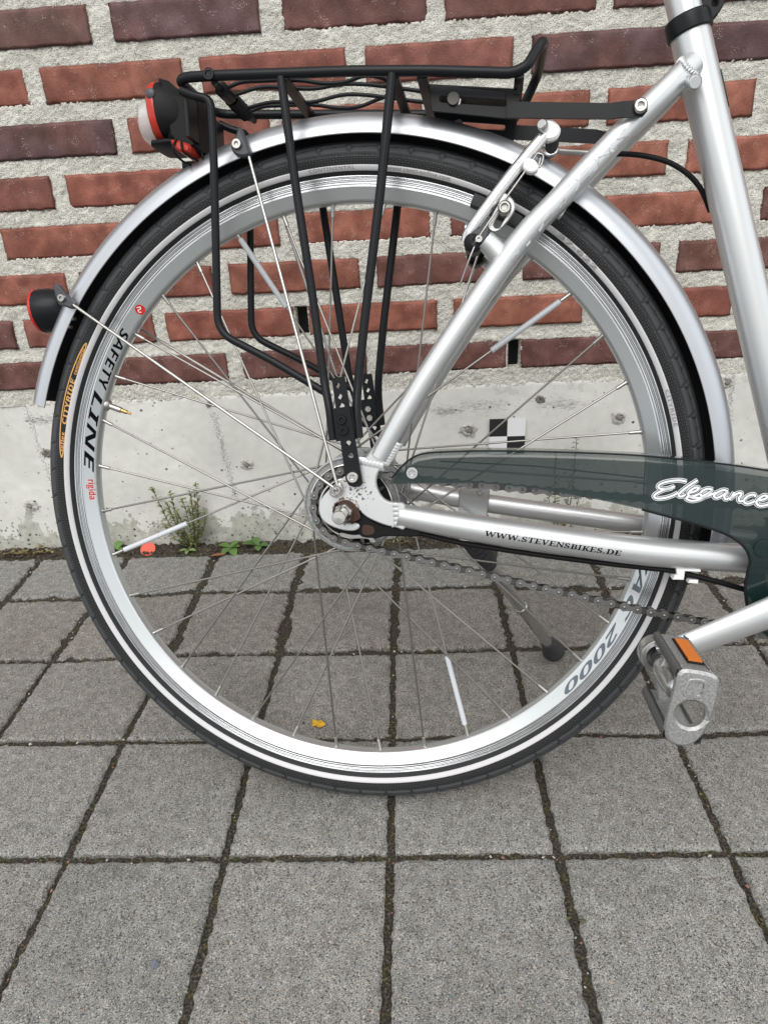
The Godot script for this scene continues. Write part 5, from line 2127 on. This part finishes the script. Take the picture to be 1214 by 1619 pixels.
func build_crank_and_pedal(bike: Node3D) -> void:
	var crank := group_node("crank", bike, hub_at)
	var m := M.new()
	m.tube(curve(mms([[292, -125, 97], [308, -118, 97], [330, -108.5, 96], [380, -85, 94], [430, -63, 88], [456, -52, 85]]), 5), [0.0105, 0.0106, 0.0107, 0.0108, 0.0109, 0.011, 0.011, 0.0112, 0.0114, 0.0116, 0.0118, 0.012, 0.0124, 0.0128, 0.0133, 0.0138, 0.0143, 0.0148, 0.0152, 0.0156, 0.0158, 0.016, 0.016, 0.016, 0.016, 0.016], 24, 0.55, Vector3(-0.42, 0.9, 0))
	put("crank_arm", m, "silver_paint", crank)
	m = M.new()
	m.lathe([Vector2(0.0075, 0.0885), Vector2(0.0152, 0.0885), Vector2(0.0164, 0.0895), Vector2(0.0164, 0.1025), Vector2(0.0150, 0.1042), null, Vector2(0.0150, 0.1042), Vector2(0.0112, 0.1042), null, Vector2(0.0112, 0.1042), Vector2(0.0105, 0.0960), Vector2(0.0, 0.0955)], 32, mm(291, -124.5))
	put("crank_eye", m, "alloy", crank)
	# pedal, turned so that its front edge looks up
	var pedal := group_node("pedal", bike, hub_at)
	var a := Vector3(0.13, 0.99, 0).normalized()
	var t := Vector3(a.y, -a.x, 0)
	var xf := Transform3D(Basis(t, a, Vector3.BACK), mm(292.5, -126, 0))
	m = M.new()
	m.xf = xf
	m.lathe([Vector2(0.0, 0.100), Vector2(0.0085, 0.100), Vector2(0.0085, 0.108), Vector2(0.0070, 0.112), Vector2(0.0105, 0.122), Vector2(0.0125, 0.132), Vector2(0.0118, 0.150), Vector2(0.0100, 0.168), Vector2(0.0, 0.168)], 24)
	put("pedal_axle", m, "alloy", pedal)
	# outer end plate with its round opening
	m = M.new()
	m.xf = xf
	var outline := round_outline([[-12.5, 29], [0, 31.5], [14, 29.5], [18.5, 20], [18.5, 4], [16.5, -12], [12, -25], [4, -32], [-7, -32], [-13, -26], [-14, -8], [-13.5, 12]], 4)
	m.plate(with_hole(outline, disc(mm2(2.0, -5), 0.0112, 28)), 0.191, 0.201, 0.0022, true)
	put("pedal_end_plate", m, "cast_alloy", pedal)
	m = M.new()
	m.xf = xf
	m.plate(with_hole(round_outline([[-6.5, 10], [6.5, 10.5], [8.5, 17], [7, 25], [-4.5, 24.5], [-7, 18]], 4), round_outline([[-4.5, 12], [4.5, 12.5], [6.3, 17], [5, 23], [-3, 22.5], [-5, 17]], 4)), 0.2008, 0.2020, 0.0004)
	put("pedal_emboss", m, "cast_alloy", pedal)
	m = M.new()
	m.xf = xf
	m.plate(with_hole(round_outline([[-5, 24], [6, 25], [9, 12], [12.5, 0], [9, -12], [6, -25], [-5, -24], [-9, -10], [-12, 0], [-9, 10]], 4), disc(Vector2.ZERO, 0.0086, 20)), 0.136, 0.142, 0.001, true)
	put("pedal_inner_plate", m, "cast_alloy", pedal)
	for sd in [1.0, -1.0]:
		var rail := M.new()
		rail.xf = xf
		var y0: float = 0.0225 * sd
		var y1: float = 0.0300 * sd
		rail.block(Vector3(-0.0115, minf(y0, y1), 0.122), Vector3(0.0130, maxf(y0, y1), 0.1915), 0.0012)
		put("pedal_rail", rail, "cast_alloy", pedal)
		# saw-toothed tread edges along the rail
		for edge in [-1.0, 1.0]:
			var tread := M.new()
			tread.xf = xf
			var P := PackedVector3Array()
			for i in 34:
				var z := lerpf(0.118, 0.198, i / 33.0)
				var h := 0.0018 if i % 2 == 0 else 0.0034
				P.append(Vector3(edge * 0.0105, y0 - 0.002 * sd, z))
				P.append(Vector3(edge * (0.0115 + h), y0 + 0.001 * sd, z))
				P.append(Vector3(edge * (0.0115 + h), y1 - 0.001 * sd, z))
				P.append(Vector3(edge * 0.0105, y1 + 0.0005 * sd, z))
			tread.grid(P, 34, 4, false, true)
			put("tread_edge", tread, "worn_alloy", pedal)
		var frame := M.new()
		frame.xf = xf * Transform3D(Basis(Vector3.RIGHT, Vector3.FORWARD * sd, Vector3.UP * sd), Vector3(0.0035, y1, 0.158))
		frame.plate(flat([[-6.6, -25], [6.6, -25], [6.6, 25], [-6.6, 25]]), -0.0002, 0.0012, 0.0004)
		put("reflector_frame", frame, "black_plastic", pedal)
		var am := M.new()
		am.xf = xf * Transform3D(Basis(Vector3.RIGHT, Vector3.FORWARD * sd, Vector3.UP * sd), Vector3(0.0035, y1 + 0.0012 * sd, 0.158))
		for i in 14:
			var zz := -0.0224 + 0.0032 * i
			var Q := [Vector3(-0.0054, zz, 0), Vector3(0.0054, zz, 0), Vector3(0.0054, zz + 0.0016, 0.0018), Vector3(-0.0054, zz + 0.0016, 0.0018), Vector3(-0.0054, zz + 0.0032, 0), Vector3(0.0054, zz + 0.0032, 0)]
			am.quad(Q[0], Q[1], Q[2], Q[3])
			am.quad(Q[3], Q[2], Q[5], Q[4])
		put("amber_reflector", am, "amber", pedal)


func build_kickstand(bike: Node3D) -> void:
	var stand := group_node("kickstand", bike, hub_at)
	var m := M.new()
	m.plate(flat([[105, 3], [139, 5], [135, -32], [104, -29]]), -0.0455, -0.043, 0.0006, true)
	put("clamp_plate", m, "alloy", stand)
	m = M.new()
	m.plate(flat([[105, 3], [139, 5], [135, -32], [104, -29]]), -0.074, -0.0715, 0.0006, true)
	put("clamp_plate", m, "alloy", stand)
	m = M.new()
	m.block(mm(106, 2, -74), mm(138, 5, -43), 0.0008)
	put("clamp_cap", m, "alloy", stand)
	bolt("clamp_bolt", stand, mm(128, -1, -43), 0.0035, 0.003, "steel", 0.5)
	m = M.new()
	m.block(mm(104, -60, -74), mm(132, -42, -50), 0.002)
	put("stand_bracket", m, "alloy", stand)
	# rubber bellows over the spring
	var p0 := mm(116, -58, -62)
	var p1 := mm(233.5, -273, -260)
	var dir := (p1 - p0).normalized()
	m = M.new()
	var pts := PackedVector3Array()
	var rad := []
	for i in 29:
		pts.append(p0 + dir * lerpf(0.0, 0.062, i / 28.0))
		rad.append((0.0118 if i % 4 < 2 else 0.0098) * (1.0 if i > 0 and i < 28 else 0.8))
	m.tube(pts, rad, 20)
	put("spring_bellows", m, "soft_rubber", stand)
	var total := p0.distance_to(p1)
	m = M.new()
	m.tube(PackedVector3Array([p0 + dir * 0.055, p0 + dir * total * 0.56]), [0.0078, 0.0078], 20)
	put("stand_leg", m, "alloy", stand)
	m = M.new()
	m.tube(PackedVector3Array([p0 + dir * (total * 0.56 - 0.005), p0 + dir * (total * 0.56 - 0.004), p0 + dir * (total * 0.56 + 0.004), p0 + dir * (total * 0.56 + 0.005)]), [0.0082, 0.0094, 0.0094, 0.0082], 20)
	put("stand_collar", m, "chrome", stand)
	m = M.new()
	m.tube(PackedVector3Array([p0 + dir * total * 0.56, p0 + dir * (total - 0.008)]), [0.0074, 0.0074], 20)
	put("stand_leg", m, "alloy", stand)
	m = M.new()
	m.tube(PackedVector3Array([p1 - dir * 0.030, p1 - dir * 0.027, p1 - dir * 0.010, p1 - dir * 0.004, p1 + dir * 0.001]), [0.009, 0.0105, 0.0135, 0.0165, 0.016], 22)
	put("stand_foot", m, "soft_rubber", stand)


# ---------------------------------------------------------------- plants and small things
func leaf(m: M, base: Vector3, dir: Vector3, up: Vector3, length: float, width: float, color: Color, curl := 0.25) -> void:
	var side := dir.cross(up).normalized()
	var P := PackedVector3Array()
	var C := PackedColorArray()
	for i in 6:
		var t := i / 5.0
		var w := width * pow(sin(PI * clampf(t * 0.93 + 0.04, 0, 1)), 0.8)
		var c := base + dir * length * t - up * curl * length * t * t
		for s in [-1.0, 0.0, 1.0]:
			P.append(c + side * w * s + up * absf(s) * w * 0.3)
			var q := color * (1.12 if s == 0.0 else 1.0)
			q.a = 1
			C.append(q)
	m.grid(P, 6, 3, false, false, PackedVector2Array(), C)


func weed(called: String, at: Vector3, stems: Array, leaf_size: float, color: Color, sd: int, label: String, dens := 150.0) -> void:
	var plant := group_node(called, self, at)
	tag(plant, label, "weed", "weeds along the foot of the wall")
	var r := RandomNumberGenerator.new()
	r.seed = sd
	var st := M.new()
	var fo := M.new()
	for s in stems:   # each: tip x, tip y, tip z, bend
		var tip := Vector3(s[0], s[1], s[2])
		var c := curve(PackedVector3Array([Vector3(r.randfn(0, 0.003), -0.004, 0), tip * 0.35 + Vector3(s[3], 0, 0.004), tip * 0.7 + Vector3(s[3] * 0.6, 0, 0), tip]), 6)
		st.col = Color(0.12, 0.10, 0.05)
		var radii := []
		for i in c.size():
			radii.append(lerpf(0.0011, 0.0005, float(i) / c.size()))
		st.tube(c, radii, 5)
		var n := int(tip.length() * dens)
		for i in n:
			var t := (i + 0.5) / n
			var f := t * (c.size() - 1)
			var k := clampi(int(f), 0, c.size() - 2)
			var p := c[k].lerp(c[k + 1], f - k)
			var a := r.randf() * TAU
			var d := Vector3(cos(a), r.randf_range(0.1, 0.9), sin(a) * 0.7).normalized()
			var tone := color * r.randf_range(0.7, 1.35)
			if r.randf() < 0.14:
				tone = tone.lerp(Color(0.20, 0.12, 0.05), 0.6)
			tone.a = 1
			leaf(fo, p, d, Vector3.UP, leaf_size * r.randf_range(0.6, 1.2) * (1.1 - 0.4 * t), leaf_size * r.randf_range(0.14, 0.24), tone)
	var o := put("stems", st, "leaf", plant)
	o = put("foliage", fo, "leaf", plant)
	o.set_meta("kind", "stuff")


func rosette(called: String, at: Vector3, leaves: Array, color: Color, label: String) -> void:
	var plant := group_node(called, self, at)
	tag(plant, label, "weed", "weeds along the foot of the wall")
	for q in leaves:   # angle, length, width, rise
		var m := M.new()
		var a := deg_to_rad(q[0])
		var tone: Color = color * float(q[4] if q.size() > 4 else 1.0)
		tone.a = 1
		leaf(m, Vector3(0, 0.002, 0), Vector3(cos(a), q[3], sin(a)).normalized(), Vector3.UP, q[1], q[2], tone, 0.3)
		put("leaf", m, "leaf", plant)


func build_small_things() -> void:
	# checkered marker on the plinth
	var mk := group_node("survey_marker", self, Vector3(0.1622, 0.2035, WALL_Z + 0.0015))
	mk.rotation = Vector3(0, 0.0041, -0.012)
	tag(mk, "small black and white chequered target stuck on the concrete base", "marker")
	var w := 0.0325
	for q in [[-1, 0, "marker_black"], [0, 0, "marker_white"], [-1, -1, "marker_white"], [0, -1, "marker_black"]]:
		var m := M.new()
		m.plate(PackedVector2Array([Vector2(q[0] * w, q[1] * 0.0335), Vector2((q[0] + 1) * w, q[1] * 0.0335), Vector2((q[0] + 1) * w, (q[1] + 1) * 0.0335), Vector2(q[0] * w, (q[1] + 1) * 0.0335)]), 0.0, 0.0006, 0.0)
		put("square", m, q[2], mk)

	# weeds along the foot of the wall
	weed("tall_weed", Vector3(-0.451, 0.002, -1.236), [[-0.055, 0.135, 0.006, -0.012], [-0.030, 0.105, 0.012, -0.006], [-0.012, 0.085, 0.014, 0.0], [0.012, 0.090, 0.012, 0.006], [0.030, 0.140, 0.006, 0.010], [0.018, 0.125, 0.010, 0.006], [-0.020, 0.125, 0.010, -0.008], [0.024, 0.105, 0.012, 0.012], [0.040, 0.080, 0.010, 0.010], [-0.045, 0.060, 0.012, -0.01], [0.0, 0.11, 0.008, 0.004]], 0.0125, Color(0.185, 0.215, 0.085), 11, "bushy fine-leaved weed growing against the concrete base left of the hub", 400.0)
	weed("thin_weed", Vector3(0.268, 0.0, -1.236), [[0.016, 0.205, 0.006, 0.006], [-0.020, 0.180, 0.006, -0.008], [0.006, 0.12, 0.012, 0.004], [0.028, 0.10, 0.010, 0.008], [-0.03, 0.09, 0.012, -0.006]], 0.012, Color(0.13, 0.16, 0.05), 12, "thin tall weed behind the chain guard, right of the chequered marker", 200.0)
	weed("dry_weed", Vector3(-0.772, 0.0, -1.232), [[-0.03, 0.018, 0.012, 0.0], [0.025, 0.022, 0.010, 0.0], [0.045, 0.012, 0.014, 0.0], [-0.05, 0.012, 0.012, 0.0]], 0.016, Color(0.20, 0.16, 0.07), 13, "dry yellowish tuft at the foot of the wall, left of the tyre", 260.0)
	weed("moss_tuft", Vector3(-0.052, 0.0, -1.230), [[-0.02, 0.012, 0.012, 0.0], [0.018, 0.016, 0.010, 0.0], [0.03, 0.010, 0.014, 0.0]], 0.010, Color(0.16, 0.14, 0.06), 14, "low mossy tuft at the foot of the wall, under the sprocket", 300.0)
	weed("low_weed", Vector3(0.42, 0.0, -1.225), [[-0.03, 0.035, 0.012, 0.0], [0.03, 0.03, 0.010, 0.0], [0.06, 0.018, 0.014, 0.0], [-0.06, 0.018, 0.012, 0.0]], 0.013, Color(0.15, 0.16, 0.06), 15, "low weed at the foot of the wall behind the chain stay", 260.0)
	rosette("broad_leaf_weed", Vector3(-0.372, 0.004, -1.222), [[200, 0.030, 0.0085, 0.35, 1.0], [120, 0.026, 0.0080, 0.10, 0.9], [60, 0.028, 0.0090, 0.05, 1.1], [320, 0.024, 0.0075, 0.7, 1.0], [10, 0.022, 0.007, 0.5, 0.85]], Color(0.095, 0.17, 0.04), "green broad-leaved seedling at the paver edge, right of the bushy weed")
	rosette("broad_leaf_weed", Vector3(-0.318, 0.004, -1.228), [[170, 0.036, 0.0095, 0.55, 0.85], [230, 0.026, 0.0085, 0.9, 1.0], [20, 0.024, 0.008, 0.4, 0.9], [80, 0.022, 0.0075, 0.25, 1.0]], Color(0.08, 0.15, 0.04), "broad-leaved seedling with a reddish leaf, left of the hub's flange")
	rosette("broad_leaf_weed", Vector3(-0.455, 0.004, -1.216), [[170, 0.018, 0.005, 0.3, 1.0], [10, 0.018, 0.0055, 0.3, 1.1], [90, 0.012, 0.004, 0.1, 1.0]], Color(0.17, 0.24, 0.09), "tiny pale green seedling in front of the bushy weed's foot")
	rosette("broad_leaf_weed", Vector3(-0.655, 0.004, -1.217), [[300, 0.030, 0.006, 0.6, 1.0], [120, 0.028, 0.007, 0.2, 1.1], [200, 0.022, 0.006, 0.4, 0.9], [60, 0.02, 0.006, 0.2, 1.0]], Color(0.13, 0.22, 0.05), "light green seedling at the paver corner left of the tyre")
	rosette("broad_leaf_weed", Vector3(-0.600, 0.004, -1.230), [[270, 0.024, 0.008, 0.9, 1.0], [40, 0.02, 0.006, 0.5, 1.0], [150, 0.018, 0.006, 0.5, 0.9]], Color(0.10, 0.20, 0.04), "small dark green seedling beside the red scrap, seen inside the rim")
	# red scrap of plastic and the yellow leaf
	var rs := M.new()
	rs.xf = Transform3D(Basis(Vector3(1, 0, 0.05).normalized(), -0.92), Vector3(-0.537, 0.006, -1.226))
	rs.plate(disc(Vector2.ZERO, 0.0150, 20), -0.001, 0.001, 0.0004)
	var scrap := put("red_disc", rs, "red_scrap")
	tag(scrap, "flat round red scrap of plastic stuck in the soil by the concrete base", "litter")
	var yl := M.new()
	var yp := PackedVector3Array()
	var yc := PackedColorArray()
	for u in 18:
		for v in 4:
			var a := TAU * u / 18
			var rr := 0.0074 * v / 3.0 * (1.0 + 0.20 * sin(a * 5 + 1) * v / 3.0 + 0.15 * sin(a * 2))
			yp.append(Vector3(-0.1435 + rr * cos(a) * 1.1, 0.0016 + 0.0015 * sin(a * 3 + v) * v / 3.0 + 0.001, -0.7275 + rr * sin(a)))
			yc.append(Color(0.62, 0.36, 0.02))
	yl.grid(yp, 18, 4, true, false, PackedVector2Array(), yc)
	var yn := put("yellow_leaf", yl, "leaf")
	tag(yn, "small crumpled yellow leaf lying on a paver inside the wheel", "leaf")
	var br := M.new()
	leaf(br, Vector3(-0.405, 0.003, -1.196), Vector3(1, 0.05, -0.15).normalized(), Vector3.UP, 0.028, 0.005, Color(0.26, 0.10, 0.05), 0.05)
	var bn := put("brown_leaf", br, "leaf")
	tag(bn, "small curled brown leaf on the paver below the broad-leaved seedling", "leaf")
	# crumbs of soil, grit and moss along the wall and in the joints
	var r := RandomNumberGenerator.new()
	r.seed = 8
	var g := M.new()
	for k in 2600:
		var p := Vector3.ZERO
		var size := r.randf_range(0.0006, 0.0022)
		var tone := Color(0.06, 0.045, 0.032) * r.randf_range(0.6, 1.8)
		if k < 1500:
			p = Vector3(r.randf_range(-0.95, 0.75), 0.001, r.randf_range(-1.25, -1.214))
			size = r.randf_range(0.001, 0.0045)
			p.y = 0.002 + size * 0.3
		elif k < 2250:
			var col := r.randi_range(-4, 4)
			var row := r.randi_range(-1, 3)
			if r.randf() < 0.5:
				p = Vector3(-0.0447 + 0.1761 * col + r.randfn(0, 0.0028), -0.003, -0.5279 - 0.1782 * (row + r.randf()))
			else:
				p = Vector3(-0.0447 + 0.1761 * (col + r.randf()), -0.003, -0.5279 - 0.1782 * row + r.randfn(0, 0.0028))
			var t := r.randf()
			if t < 0.25:
				tone = Color(0.42, 0.40, 0.36)
			elif t < 0.40:
				tone = Color(0.12, 0.115, 0.03) * r.randf_range(0.5, 1.3)
			elif t < 0.62:
				tone = Color(0.24, 0.12, 0.09)
		else:
			p = Vector3(r.randf_range(-0.8, 0.7), 0.0004, r.randf_range(-1.2, -0.32))
			size = r.randf_range(0.0005, 0.0013)
			tone = Color(0.3, 0.29, 0.27) * r.randf_range(0.4, 1.7)
		tone.a = 1
		crumb(g, p, size, tone, r)
	var grit := put("grit", g, "grit")
	grit.set_meta("kind", "stuff")
	tag(grit, "crumbs of soil, moss and grit in the joints and along the wall", "grit")
	# a few pebbles one can pick out
	for q in [[-0.258, -0.412, 0.0042, Color(0.14, 0.15, 0.19), "dark bluish pebble on the paver left of the wheel's contact point"], [-0.625, -1.135, 0.005, Color(0.06, 0.065, 0.08), "dark stone chip on the far paver behind the tyre's left side"], [-0.553, -1.120, 0.0038, Color(0.42, 0.40, 0.37), "pale pebble lying on a far paver left of the rim"], [0.140, -0.452, 0.0030, Color(0.09, 0.075, 0.04), "small round brown pebble on the near paver right of the wheel"], [-0.163, -0.731, 0.0026, Color(0.05, 0.05, 0.05), "tiny dark stone next to the yellow leaf"]]:
		var pb := M.new()
		crumb(pb, Vector3(q[0], q[2] * 0.5, q[1]), q[2], q[3], r)
		var pn := put("pebble", pb, "grit")
		tag(pn, q[4], "pebble", "loose pebbles on the pavers")


func crumb(m: M, p: Vector3, s: float, tone: Color, r: RandomNumberGenerator) -> void:
	m.col = tone
	var v := []
	for d in [Vector3(1, 0, 0), Vector3(0, 0, 1), Vector3(-1, 0, 0), Vector3(0, 0, -1), Vector3(0, 0.8, 0), Vector3(0, -0.6, 0)]:
		v.append(p + (d + Vector3(r.randfn(0, 0.25), r.randfn(0, 0.2), r.randfn(0, 0.25))) * s)
	for i in 4:
		m.tri(v[i], v[4], v[(i + 1) % 4])
		m.tri(v[(i + 1) % 4], v[5], v[i])
